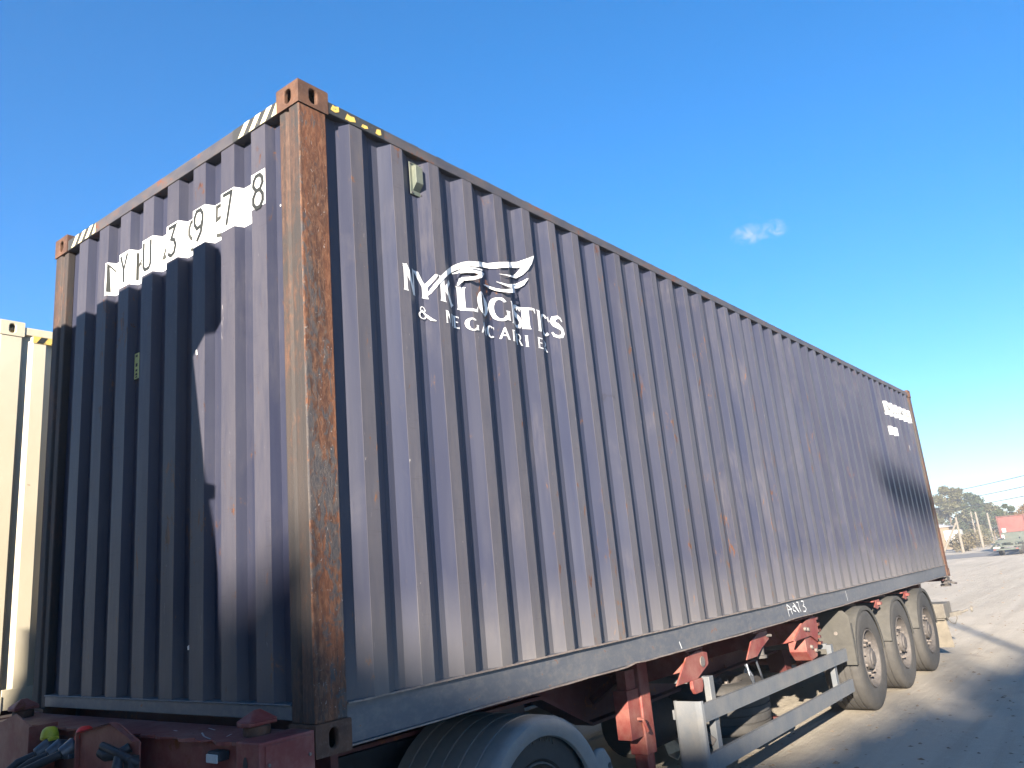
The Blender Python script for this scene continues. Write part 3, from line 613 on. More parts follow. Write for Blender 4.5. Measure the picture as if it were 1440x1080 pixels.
W_F3 = [[(1.399,2.229),(1.399,2.227)],[(1.407,2.227),(1.408,2.224)],[(1.416,2.225),(1.416,2.22)],[(1.424,2.224),(1.424,2.217)],[(1.433,2.222),(1.432,2.213)],[(1.445,2.222),(1.443,2.211)],[(1.46,2.224),(1.456,2.211)],[(1.475,2.225),(1.47,2.21)],[(1.49,2.227),(1.484,2.209)],[(1.507,2.232),(1.497,2.21)],[(1.545,2.246),(1.509,2.21)],[(1.591,2.264),(1.535,2.216)],[(1.609,2.269),(1.581,2.232)],[(1.626,2.277),(1.596,2.236)],[(1.642,2.285),(1.608,2.239)],[(1.655,2.291),(1.621,2.243)],[(1.665,2.296),(1.633,2.247)],[(1.67,2.299),(1.648,2.256)],[(1.676,2.303),(1.657,2.262)],[(1.682,2.307),(1.666,2.268)],[(1.688,2.311),(1.675,2.274)],[(1.692,2.313),(1.682,2.285)],[(1.696,2.315),(1.689,2.295)],[(1.7,2.316),(1.696,2.305)],[(1.704,2.318),(1.702,2.316)]]
W_F4 = [[(1.268,2.181),(1.275,2.182)],[(1.303,2.192),(1.306,2.187)],[(1.315,2.193),(1.318,2.184)],[(1.326,2.193),(1.33,2.181)],[(1.338,2.193),(1.342,2.177)],[(1.354,2.193),(1.358,2.177)],[(1.369,2.192),(1.371,2.176)],[(1.378,2.189),(1.381,2.173)],[(1.387,2.186),(1.39,2.17)],[(1.397,2.184),(1.401,2.169)],[(1.407,2.184),(1.411,2.168)],[(1.416,2.182),(1.421,2.167)],[(1.426,2.182),(1.432,2.166)],[(1.435,2.183),(1.443,2.167)],[(1.451,2.187),(1.458,2.169)],[(1.468,2.192),(1.473,2.171)],[(1.485,2.197),(1.488,2.174)],[(1.498,2.201),(1.499,2.176)],[(1.511,2.205),(1.511,2.178)],[(1.547,2.218),(1.537,2.187)],[(1.588,2.234),(1.58,2.202)]]
W_L1 = [[(1.021,2.188),(1.026,2.186)],[(1.036,2.196),(1.039,2.19)],[(1.05,2.203),(1.052,2.194)],[(1.065,2.211),(1.066,2.199)],[(1.079,2.218),(1.079,2.203)],[(1.093,2.223),(1.093,2.207)],[(1.104,2.226),(1.104,2.209)],[(1.115,2.229),(1.114,2.211)],[(1.126,2.233),(1.125,2.213)],[(1.137,2.233),(1.136,2.213)],[(1.148,2.234),(1.146,2.214)],[(1.161,2.236),(1.157,2.215)],[(1.179,2.24),(1.174,2.218)],[(1.193,2.242),(1.181,2.218)],[(1.207,2.243),(1.187,2.218)],[(1.22,2.245),(1.194,2.218)],[(1.234,2.246),(1.2,2.218)],[(1.248,2.247),(1.201,2.217)],[(1.265,2.249),(1.201,2.216)],[(1.282,2.251),(1.202,2.215)],[(1.3,2.253),(1.202,2.214)],[(1.285,2.242),(1.197,2.211)],[(1.271,2.231),(1.191,2.208)],[(1.256,2.22),(1.186,2.205)],[(1.241,2.209),(1.181,2.202)],[(1.221,2.199),(1.171,2.199)],[(1.204,2.192),(1.162,2.195)],[(1.188,2.185),(1.154,2.192)],[(1.172,2.178),(1.149,2.191)],[(1.153,2.172),(1.139,2.189)],[(1.14,2.17),(1.129,2.187)],[(1.127,2.168),(1.119,2.186)],[(1.114,2.165),(1.109,2.184)],[(1.108,2.166),(1.106,2.183)],[(1.102,2.167),(1.103,2.183)],[(1.096,2.167),(1.1,2.182)],[(1.089,2.168),(1.098,2.182)],[(1.086,2.169),(1.096,2.181)],[(1.082,2.169),(1.094,2.18)],[(1.078,2.17),(1.092,2.179)],[(1.073,2.17),(1.09,2.178)]]
W_L2 = [[(1.102,2.167),(1.074,2.174)],[(1.101,2.165),(1.072,2.169)],[(1.101,2.163),(1.07,2.165)],[(1.1,2.16),(1.068,2.16)],[(1.1,2.159),(1.066,2.155)],[(1.096,2.155),(1.063,2.151)],[(1.092,2.152),(1.06,2.147)],[(1.088,2.148),(1.056,2.143)],[(1.082,2.144),(1.053,2.139)],[(1.077,2.139),(1.052,2.135)],[(1.072,2.135),(1.051,2.132)],[(1.068,2.13),(1.049,2.128)],[(1.063,2.125),(1.048,2.124)]]
wing = []
for prs in (W_BAND, W_TIP, W_F2, W_F3, W_F4, W_L1, W_L2):
    wing += [[prs[i][0], prs[i+1][0], prs[i+1][1], prs[i][1]] for i in range(len(prs)-1)]
wing += ribbon([(1.06, 2.205), (1.11, 2.232), (1.17, 2.245), (1.245, 2.250)], .004)
conform_build('wing_emblem', wing, M['white'], box, SP, 'side', .0032)
# far number panels
nb = [[(.394+.2805*k-.150, 2.34), (.394+.2805*k+.012, 2.34), (.394+.2805*k+.012, 2.535), (.394+.2805*k-.150, 2.535)] for k in range(36, 42)]
for q_ in nb: conform_build('number_backing', [q_], M['white'], box, SP, 'side', .0012)
nb = [[(.394+.2805*k-.150, 2.05), (.394+.2805*k+.012, 2.05), (.394+.2805*k+.012, 2.17), (.394+.2805*k-.150, 2.17)] for k in (36, 37)]
for q_ in nb: conform_build('size_code_backing', [q_], M['white'], box, SP, 'side', .0012)
num = []; xs_ = [.394+.2805*k-.135+j*.075 for k in range(36, 42) for j in (0, 1)][:11]
for c, x in zip('NYKU4399578', xs_):
    num = []
    for st_ in mono_glyph(c): num += ribbon([(x+q[0]*.12, 2.375+q[1]*.125) for q in st_], .006)
    conform_build('number_character', num, M['black'], box, SP, 'side', .003)
for q_ in [[(11.30, 1.88), (11.325, 1.88), (11.325, 1.95), (11.30, 1.95)], [(11.36, 1.77), (11.40, 1.77), (11.40, 1.83), (11.36, 1.83)]]: conform_build('paint_mark', [q_], M['white'], box, SP, 'side')
# chalked mark on the bottom rail
ch = [[(5.13, .145), (5.15, .045)], [(5.13, .145), (5.20, .115), (5.235, .055)], [(5.14, .100), (5.24, .10)], [(5.33, .07), (5.27, .085), (5.27, .115), (5.31, .12), (5.36, .085), (5.40, .06)], [(5.29, .145), (5.33, .125), (5.37, .09), (5.41, .055)], [(5.38, .145), (5.42, .14), (5.43, .09), (5.455, .058)],
      [(5.50, .145), (5.555, .14), (5.56, .112), (5.53, .10), (5.575, .09), (5.60, .068), (5.57, .05), (5.52, .055)], [(3.05, .075), (3.075, .028)], [(6.86, .14), (6.88, .04)]]
for s_ in ch: conform_build('chalk_mark', ribbon(s_, .0045), M['white'], box, [(0, .0200), (L, .0200)], 'side', .0035)
# warning stripes on the rails (black and yellow, worn)
def stripes(y0, y1, n, mats, lean):
    b = MB(); b.add([(.0048, y0, 2.784), (.0048, y1, 2.784), (.0048, y1, 2.850), (.0048, y0, 2.850)], [(0, 1, 2, 3)]); b.build('stripe_base', M['blackbase'], box)
    w_ = (y1-y0)/n
    for i in range(n):
        a = y0+i*w_; p = [(a, 2.785), (a+w_*.48, 2.785), (a+w_*.48+lean, 2.849), (a+lean, 2.849)]
        p = [(min(max(q[0], y0), y1), q[1]) for q in p]
        MB().add([(.0035, q[0], q[1]) for q in p], [(0, 1, 2, 3)]).build('warning_stripe', M[mats], box)
stripes(.164, .520, 4, 'pale', -.055)
stripes(1.92, 2.270, 4, 'pale', -.055)
rs = random.Random(4)
MB().add([(.182, .0030, 2.794), (.545, .0030, 2.794), (.545, .0030, 2.851), (.182, .0030, 2.851)], [(0, 1, 2, 3)]).build('stripe_base', M['blackbase'], box)
for x, w_, z0, z1 in ((.195, .055, 2.812, 2.85), (.285, .065, 2.798, 2.838), (.385, .05, 2.80, 2.825), (.480, .045, 2.80, 2.84)):
    pts = [(x, z0+.006), (x+w_*.5, z0), (x+w_, z0+.012), (x+w_*.86, z1), (x+w_*.4, z1-.006), (x+.012, z1-.002)]
    MB().add([(p[0]+rs.uniform(-.004, .004), .0014, p[1]+rs.uniform(-.003, .003)) for p in pts], [tuple(range(6))]).build('warning_stripe', M['yellow'], box)
# ventilator cover on the long side
b = MB(); b.box(.752, .836, .0345, .040, 2.575, 2.765)
b.prism([(.0345, 2.60), (.0345, 2.742), (.008, 2.738), (.004, 2.73), (.004, 2.636)], 'x', .768, .822)
v = b.build('ventilator', M['vent'], box, bevel=.003)
for x in (.762, .828):
    for z in (2.585, 2.755): MB().tube([(x, .0345, z), (x, .0295, z)], .005, 8).build('rivet', M['rail'], v)
# small plate on the front panel
b = MB(); b.box(.050, .0545, 1.447, 1.503, 1.785, 1.940); pl = b.build('notice_plate', M['black'], box)
MB().box(.0480, .0498, 1.451, 1.499, 1.791, 1.933).build('plate_face', M['plate'], pl)
for z, h in ((1.918, .012), (1.867, .018), (1.837, .010), (1.815, .012), (1.800, .006)): MB().box(.0464, .0478, 1.467, 1.484, z-h/2, z+h/2).build('plate_mark', M['black'], pl)
# white scuffs on the front panel
for q_ in [[(.905, 1.765), (.917, 1.76), (.912, 1.785)], [(.828, 1.765), (.838, 1.765), (.842, 1.79), (.832, 1.792)], [(.162+.02, 2.26), (.19, 2.26), (.19, 2.285), (.183, 2.285)], [(.215, 2.345), (.222, 2.345), (.222, 2.355), (.215, 2.355)],
    [(.93, .395), (.965, .395), (.968, .41), (.95, .418), (.932, .41)]]: conform_build('paint_scuff', [q_], M['white'], box, FP, 'front')

# ------------------------------------------------------------------ semi-trailer under the navy container
TR = thing('semi_trailer', 'dusty red skeletal container trailer with three axles and grey side guard', 'trailer')
def red(b, name, parent=TR, mat='red', **k): return b.build(name, M[mat], parent, **k)
def ibeam(b, x0, x1, yc, z0, z1, w=.14, t=.014):
    b.box(x0, x1, yc-w/2, yc+w/2, z1-t, z1); b.box(x0, x1, yc-w/2, yc+w/2, z0, z0+t); b.box(x0, x1, yc-.006, yc+.006, z0+t, z1-t)
for yc in (.74, W-.74):
    b = MB(); b.prism([(-.02, -.02), (12.0, -.02), (12.0, -.30), (2.9, -.42), (2.35, -.16), (-.02, -.14)], 'y', yc-.006, yc+.006)
    b.box(-.02, 12.0, yc-.075, yc+.075, -.0198, -.004); b.prism([(-.02, -.141), (2.35, -.161), (2.9, -.421), (12.0, -.301), (12.0, -.319), (2.9, -.440), (2.33, -.180), (-.02, -.16)], 'y', yc-.075, yc+.075)
    red(b, 'main_beam', mat='redfar')
red(MB().box(.20, .24, .16, W-.16, -.16, .118), 'gap_blocker', mat='redfar')  # added plate that blocks the bright gap between sill and deck
for x in (1.2, 2.0, 3.7, 4.6, 5.6, 6.55, 7.9, 9.3, 10.7, 11.8):
    red(MB().box(x, x+.06, .82, W-.82, -.24, -.06), 'cross_member', mat='redfar')
# front bolster: box ends carry the twist-locks, a recessed front beam with a deck sheet between them
def bolster_end(f):
    Y = (lambda y: W-y) if f else (lambda y: y)
    b = MB()
    b.box(-.250, -.004, Y(.0), Y(.140), -.055, .106)
    e = red(b, 'bolster_end', bevel=.006)
    b2 = MB(); b2.box(-.225, -.020, Y(-.004), Y(-.0005), -.035, .092); c = red(b2, 'cover_panel', e, bevel=.002)
    for x in (-.212, -.033):
        MB().tube([(x, Y(-.0045), .028), (x, Y(-.010), .028)], .006, 8).build('bolt', M['nut'], e)
    ov = [(.078+.012*math.cos(a)*1.0, .028+.03*math.sin(a)) for a in [2*math.pi*k/16 for k in range(16)]]
    MB().prism([(Y(p[0]), p[1]) for p in ov], 'x', -.2535, -.2506).build('slot', M['hose'], e)
    return e
bolster_end(0); bolster_end(1)
b = MB(); b.box(-.215, -.055, .141, W-.141, -.050, .088); red(b, 'front_beam', bevel=.004)
ds = [( -.245+.012*math.sin(i*1.7)+.006*math.sin(i*4.1), .143+(W-.286)*i/60) for i in range(61)]
b = MB(); n = len(ds); b.add([(p[0], p[1], .1005) for p in ds]+[(-.012, p[1], .1005) for p in ds]+[(p[0], p[1], .091-.004*math.sin(i*.9)) for i, p in enumerate(ds)]+[(-.012, p[1], .0935) for p in ds],
    [(i, i+1, n+i+1, n+i) for i in range(n-1)]+[(2*n+i, 3*n+i, 3*n+i+1, 2*n+i+1) for i in range(n-1)]+[(i, 2*n+i, 2*n+i+1, i+1) for i in range(n-1)])
red(b, 'deck_sheet')
for i, (x0, y0, x1, y1) in enumerate([(-.2, .42, -.13, .60), (-.23, .33, -.20, .50), (-.15, .72, -.19, .64), (-.18, .30, -.12, .36), (-.1, .5, -.08, .66)]):
    MB().add([(p[0], p[1], .1025) for q in ribbon([(x0, y0), ((x0+x1)/2+.012, (y0+y1)/2), (x1, y1)], .0035)[:1] for p in q], [(0, 1, 2, 3)]).build('paint_scratch', M['lens'], TR)
def twist_cone(x, y, z, parent):
    b = MB(); b.lathe([(.001, 0), (.050, 0), (.052, .012), (.050, .032), (.044, .036)], (x, y, z), 'z', 20)
    c = b.build('twist_lock', M['cast'], parent, smooth=True)
    b = MB(); b.prism([(x-.062, y-.042), (x+.062, y-.042), (x+.07, y), (x+.062, y+.042), (x-.062, y+.042), (x-.07, y)], 'z', z+.0365, z+.052)
    b.add([(x-.066, y-.044, z+.0525), (x+.066, y-.044, z+.0525), (x+.066, y+.044, z+.0525), (x-.066, y+.044, z+.0525), (x-.014, y, z+.092), (x+.014, y, z+.092)], [(0, 1, 5, 4), (1, 2, 5), (2, 3, 4, 5), (3, 0, 4), (0, 3, 2, 1)])
    b.build('lock_head', M['red'], c, bevel=.004)
twist_cone(-.115, .20, .100, TR); twist_cone(-.115, W-.20, .100, TR)
# lamp hanging under the deck edge
b = MB(); b.box(-.262, -.217, .225, .300, .035, .068); lp = b.build('marker_lamp', M['hose'], TR, bevel=.004)
MB().box(-.270, -.2625, .228, .297, .030, .060).build('lamp_lens', M['lens'], lp, bevel=.003)
# guard plates round the air couplings
def gplate(y0, y1, flip=False):
    p = [(y0, -.22), (y1, -.22), (y1, .088), (y1+.02*(1 if not flip else -1), .100), (y0+(y1-y0)*.30, .150), (y0+(y1-y0)*.42, .150), (y0, .118)] if False else None
b = MB()
b.prism([(1.150, -.25), (1.150, .108), (.86, .160), (.82, .158), (.66, .096), (.66, -.25)], 'x', -.330, -.322)
b.box(-.345, -.2165, 1.1505, 1.162, -.25, .110)
b.add([(-.352, 1.152, .110), (-.352, .86, .162), (-.322, .86, .162), (-.322, 1.152, .110)], [(0, 1, 2, 3)])
b.add([(-.352, .86, .162), (-.352, .67, .100), (-.322, .67, .100), (-.322, .86, .162)], [(0, 1, 2, 3)])
red(b, 'coupling_guard', bevel=.002)
b = MB(); b.prism([(1.62, -.25), (1.62, .115), (1.80, .165), (1.95, .125), (2.2, .110), (2.2, -.25)], 'x', -.330, -.322); b.box(-.345, -.2165, 1.608, 1.6195, -.25, .118)
red(b, 'coupling_guard', bevel=.002)
b = MB(); b.box(-.225, -.2155, 1.165, 1.605, -.25, .060); red(b, 'coupling_panel', mat='redfar')
for y, mt, z in ((1.50, 'ycap', .085), (1.17, 'rcap', .100)):
    b = MB(); b.lathe([(.001, .030), (.018, .029), (.030, .020), (.036, .004), (.038, -.014), (.030, -.018)], (-.30, y, z), 'z', 18)
    b.box(-.322, -.278, y-.048, y+.048, z-.026, z-.010); c = b.build('coupling_cap', M[mt], TR, smooth=True, bevel=.003)
for y, z in ((1.46, .02), (1.34, .025), (1.22, .035)):
    b = MB(); b.tube([(-.225, y, z-.02), (-.27, y+.01, z), (-.32, y+.02, z+.012), (-.36, y+.03, z-.01)], [.022, .034, .038, .026], 14); b.box(-.35, -.29, y-.015, y+.055, z-.030, z-.012)
    b.build('air_coupling', M['hosegrey'], TR, smooth=True, bevel=.003)
for y, z, dy in ((1.46, .02, .12), (1.34, .025, .2), (1.22, .035, .34), (1.40, -.06, .26)):
    MB().tube([(-.36, y+.03, z-.01), (-.42, y+.06, z-.03), (-.50, y+dy*.6, z-.09), (-.62, y+dy, z-.16), (-.8, y+dy*1.5, z-.26), (-1.1, y+dy*1.7, z-.30), (-1.4, y+dy, z-.22)], .017, 10).build('air_hose', M['hose'], TR, smooth=True)
b = MB(); b.tube([(-.335, .72, .075), (-.37, .74, .055), (-.39, .80, .05), (-.39, .84, .062)], .020, 10); b.tube([(-.335, .66, .02), (-.37, .67, .045), (-.385, .73, .066), (-.39, .83, .085)], .016, 10)
b.box(-.375, -.331, .655, .69, -.04, .05); b.tube([(-.37, .73, .060), (-.40, .69, .02), (-.39, .675, -.10), (-.40, .70, -.22)], .020, 10)
b.build('electric_socket', M['hose'], TR, smooth=True)

# landing legs
def landing_leg(f):
    Y = (lambda y: W-y) if f else (lambda y: y)
    b = MB(); b.box(2.955, 3.085, Y(.30), Y(.43), -.62, -.045)
    g = b.build('landing_leg', M['red'], TR, bevel=.008)
    MB().box(2.972, 3.068, Y(.317), Y(.413), -.93, -.619).build('inner_leg', M['red'], g, bevel=.005)
    b = MB(); b.prism([(2.90, -.985), (3.14, -.985), (3.12, -.955), (3.03, -.935), (3.03, -.90), (3.01, -.90), (3.01, -.935), (2.92, -.955)], 'y', Y(.27), Y(.46)); b.build('foot', M['redfar'], g, bevel=.004)
    b = MB(); b.box(2.80, 2.953, Y(.315), Y(.42), -.50, -.20); b.box(2.83, 2.953, Y(.33), Y(.40), -.20, -.08)
    b.tube([(2.875, Y(.30), -.38), (2.875, Y(.26), -.38), (2.91, Y(.255), -.46)], .012, 8); b.build('gearbox', M['red'], g, bevel=.006)
    b = MB(); b.bar((3.02, Y(.44), -.10), (3.02, Y(.72), -.30), .06, .05); b.bar((3.09, Y(.36), -.25), (3.55, Y(.66), -.35), .05, .05); b.box(2.93, 3.11, Y(.43), Y(.70), -.12, -.06)
    b.build('leg_brace', M['redfar'], g)
    return g
landing_leg(0); landing_leg(1)
# outrigger brackets with twist locks at mid length
def outrigger(f, xo, big=False):
    Y = (lambda y: W-y) if f else (lambda y: y)
    b = MB()
    if not big:
        b.prism([(xo-.24, -.20), (xo-.05, -.045), (xo+.14, -.022), (xo+.28, -.05), (xo+.28, -.13), (xo+.08, -.20)], 'y', Y(.062), Y(.074))
        b.prism([(Y(.072), -.02), (Y(.665), -.03), (Y(.665), -.28), (Y(.20), -.16), (Y(.072), -.13)], 'x', xo+.0, xo+.012)
        b.prism([(Y(.072), -.02), (Y(.665), -.03), (Y(.665), -.28), (Y(.20), -.16), (Y(.072), -.13)], 'x', xo+.22, xo+.232)
        b.box(xo-.02, xo+.25, Y(.076), Y(.665), -.020, -.008)
        b.prism([(xo-.03, -.199), (xo+.13, -.199), (xo+.13, -.25), (xo+.10, -.285), (xo+.0, -.285), (xo-.03, -.25)], 'y', Y(.05), Y(.075))
        o = red(b, 'outrigger', bevel=.004)
        MB().lathe([(.001, .0), (.035, .0), (.035, .05), (.022, .055), (.022, .09)], (xo+.18, Y(.055), -.10), 'y', 16).build('lock_handle', M['nut'], o)
    else:
        b.prism([(xo-.34, -.165), (xo-.10, -.06), (xo+.16, -.018), (xo+.30, -.018), (xo+.33, -.12), (xo+.26, -.24), (xo+.10, -.175), (xo-.34, -.178)], 'y', Y(.055), Y(.068))
        b.prism([(xo-.02, -.17), (xo+.26, -.17), (xo+.30, -.27), (xo+.24, -.37), (xo+.08, -.385), (xo-.02, -.30)], 'y', Y(.075), Y(.235))
        b.prism([(Y(.066), -.02), (Y(.665), -.03), (Y(.665), -.28), (Y(.24), -.22), (Y(.066), -.17)], 'x', xo+.20, xo+.214)
        b.prism([(Y(.066), -.05), (Y(.665), -.05), (Y(.665), -.28), (Y(.24), -.22), (Y(.066), -.17)], 'x', xo-.06, xo-.046)
        b.box(xo-.2, xo+.3, Y(.07), Y(.665), -.020, -.008)
        o = red(b, 'outrigger', bevel=.005)
        for x, z in ((xo+.02, -.11), (xo+.10, -.27), (xo+.20, -.31), (xo-.05, -.10)):
            MB().lathe([(.001, -.018), (.016, -.018), (.018, 0), (.018, .016)], (x, Y(.053 if z > -.2 else .073), z), 'y', 12).build('bolt', M['nut'], o)
        b = MB()
        for k in range(5): b.box(xo+.31+.012*(k % 2), xo+.36+.014*(k % 3), Y(.05), Y(.16+.02*(k % 2)), -.055-.055*k, -.030-.055*k)
        b.build('spring_catch', M['redfar'], o, bevel=.003)
for f in (0, 1):
    outrigger(f, 3.26); outrigger(f, 5.62, True)
    Y = (lambda y: W-y) if f else (lambda y: y)
    b = MB(); b.prism([(4.28, -.20), (4.42, -.075), (4.60, -.028), (4.78, -.03), (4.80, -.10), (4.62, -.15), (4.50, -.20)], 'y', Y(.09), Y(.102)); b.box(4.5, 4.8, Y(.10), Y(.665), -.03, -.016)
    b.prism([(Y(.104), -.03), (Y(.665), -.03), (Y(.665), -.25), (Y(.104), -.12)], 'x', 4.56, 4.572); o = red(b, 'outrigger', bevel=.004)
    b = MB(); b.lathe([(.001, .0), (.05, .0), (.05, -.035), (.038, -.045), (.038, -.11), (.055, -.115), (.055, -.135), (.001, -.135)], (4.70, Y(.15), -.10), 'z', 18); b.tube([(4.70, Y(.15), -.06), (4.78, Y(.06), -.07)], .012, 8)
    b.build('lock_body', M['rim'], o, smooth=True)
    b = MB(); b.tube([(4.52, Y(.2), -.26), (4.50, Y(.18), -.34), (4.54, Y(.17), -.42), (4.60, Y(.2), -.36), (4.58, Y(.24), -.27)], .009, 8); b.tube([(4.62, Y(.16), -.24), (4.66, Y(.15), -.36), (4.72, Y(.17), -.40)], .009, 8)
    b.build('air_line', M['hosegrey'], TR, smooth=True)
    for x in (7.92, 9.27): # red stubs between the mudguards
        b = MB(); b.prism([(x-.10, -.10), (x+.02, -.035), (x+.14, -.03), (x+.16, -.09), (x+.02, -.13)], 'y', Y(.02), Y(.032)); b.box(x-.05, x+.1, Y(.034), Y(.665), -.05, -.036); b.box(x+.03, x+.10, Y(-.015), Y(.033), -.085, -.055); red(b, 'outrigger', bevel=.003)
    # bogie hangers
    for x in (6.55, 7.92, 9.29, 10.6):
        b = MB(); b.prism([(x-.14, -.30), (x+.14, -.30), (x+.08, -.60), (x-.06, -.60)], 'y', Y(.62), Y(.80)); red(b, 'spring_hanger', mat='redfar', bevel=.005)
    b = MB(); b.bar((5.95, Y(.30), -.34), (6.12, Y(.34), -.52), .05, .03); b.bar((6.1, Y(.30), -.33), (6.02, Y(.34), -.55), .05, .03); red(b, 'bogie_brace')
# wheels
def tyre_prof(R_, w, rin, ribs=5, groove=.012):
    """(radius, y) from outer face (y=0) to inner (y=w)"""
    p = [(rin, .020), (rin+.012, .004), (rin+.03, .001), (R_-.075, -.006), (R_-.045, .0), (R_-.018, .014), (R_-.004, .028)]
    tw = w-.06; y = .032
    for k in range(ribs):
        e = .030+tw*(k+1)/ribs
        p += [(R_, y+.002), (R_, e-.007)]
        if k < ribs-1: p += [(R_-groove, e-.005), (R_-groove, e+.003)]
        y = e+.005
    p += [(R_-.004, w-.028), (R_-.018, w-.014), (R_-.045, w), (R_-.08, w+.005), (rin+.03, w-.002), (rin, w-.02)]
    return p
def make_wheel(name, parent, x, y0, zc, R_, w, rin=.285, single=True, tm='tyre', inward=1):
    root = bpy.data.objects.new(name, None); COL.objects.link(root); root.parent = parent; root.location = (x, y0, zc); root.empty_display_size = .1
    b = MB(); b.lathe(tyre_prof(R_, w, rin), (0, 0, 0), 'y', 64); t = b.build('tyre', M[tm], root, smooth=True)
    d = .055
    prof = [(rin-.001, .018), (rin-.004, .004), (rin-.012, .004), (rin-.020, .030), (rin-.030, .060), (rin-.045, .078), (rin-.066, d+.022), (rin-.108, d-.002), (.150, d-.006), (.118, d), (.114, d-.02)]
    b = MB(); b.lathe(prof, (0, 0, 0), 'y', 80, skip=lambda i, k: i == 6 and (k % 8) in (0, 1, 2)); b.build('rim', M['rim'], root, smooth=True)
    MB().lathe([(rin-.02, .14), (.05, .15), (.001, .15)], (0, 0, 0), 'y', 24).build('brake_drum', M['floor'], root)
    b = MB(); b.lathe([(.108, d+.01), (.108, .012), (.100, .002), (.075, -.002), (.070, -.014), (.045, -.018), (.001, -.018)], (0, 0, 0), 'y', 32); b.build('hub_cap', M['rim'], root, smooth=True)
    for k in range(10):
        a = 2*math.pi*(k+.5)/10; cx, cz = .168*math.cos(a), .168*math.sin(a)
        b = MB(); b.lathe([(.019, d), (.019, d-.012), (.0145, d-.013), (.0145, d-.038), (.009, d-.042), (.001, d-.042)], (cx, 0, cz), 'y', 6); b.build('wheel_nut', M['nut'], root)
    return root
R_W, ZH = .497, -.553
WX = (7.20, 8.57, 9.94)
w0 = make_wheel('wheel', TR, WX[0], -.03, ZH, R_W, .375)
for i, x in enumerate(WX):
    w = w0 if i == 0 else copy_tree(w0, TR); w.location.x = x; w.rotation_euler.y = .37*i
    q = copy_tree(w0, TR); q.location = (x, W+.03, ZH); q.rotation_euler = (0, 0, math.pi)
    MB().tube([(x, .34, ZH), (x, W-.34, ZH)], .065, 14).build('axle', M['redfar'], TR, smooth=True)
    for yy in (.74, W-.74):
        b = MB(); b.lathe([(.001, 0), (.10, .0), (.13, -.04), (.13, -.16), (.09, -.2), (.001, -.2)], (x+.42, yy, -.40), 'z', 18); b.bar((x-.58, yy, -.52), (x+.45, yy, -.60), .09, .05); b.build('air_spring', M['hose'], TR)
# mudguards
def mudguard(f, x, first=False, a0=4, a1=172):
    Y = (lambda y: W-y) if f else (lambda y: y)
    ro = R_W+.040; n = 22; zc = ZH; b = MB(); sec = [(ro-.045, -.034), (ro-.006, -.034), (ro, -.026), (ro, .355), (ro-.006, .36), (ro-.010, .352), (ro-.010, -.022), (ro-.045, -.026)]
    vs = []; ns = len(sec)
    for i in range(n+1):
        a = R(a0+(a1-a0)*i/n)
        for r_, y in sec:
            sq = 1-.035*max(0, math.sin(a))**8
            vs.append((x+math.cos(a)*r_, Y(y), zc+math.sin(a)*r_*sq))
    fs = [(i*ns+k, i*ns+(k+1) % ns, (i+1)*ns+(k+1) % ns, (i+1)*ns+k) for i in range(n) for k in range(ns)]
    fs += [tuple(range(ns)), tuple(n*ns+k for k in range(ns))[::-1]]
    b.add(vs, fs); g = b.build('mudguard', M['guard'], TR, smooth=True)
    b = MB(); b.box(x-.05, x+.01, Y(.36), Y(.70), ZH+ro-.08, ZH+ro-.05); b.build('guard_bracket', M['redfar'], g)
    if first:
        b = MB(); b.prism([(Y(-.03), -.55), (Y(.34), -.55), (Y(.34), -.035), (Y(.02), -.035), (Y(-.03), -.09)], 'x', x-ro-.022, x-ro-.010); b.box(x-ro-.010, x-ro+.05, Y(-.03), Y(-.022), -.55, -.16); b.build('front_flap', M['guard'], g, bevel=.004)
        MB().lathe([(.001, -.0), (.018, -.0), (.018, .008)], (x-ro-.032, Y(.12), -.25), 'x', 12).build('bolt', M['nut'], g)
    return g
for f in (0, 1):
    for i, x in enumerate(WX): mudguard(f, x, i == 0)
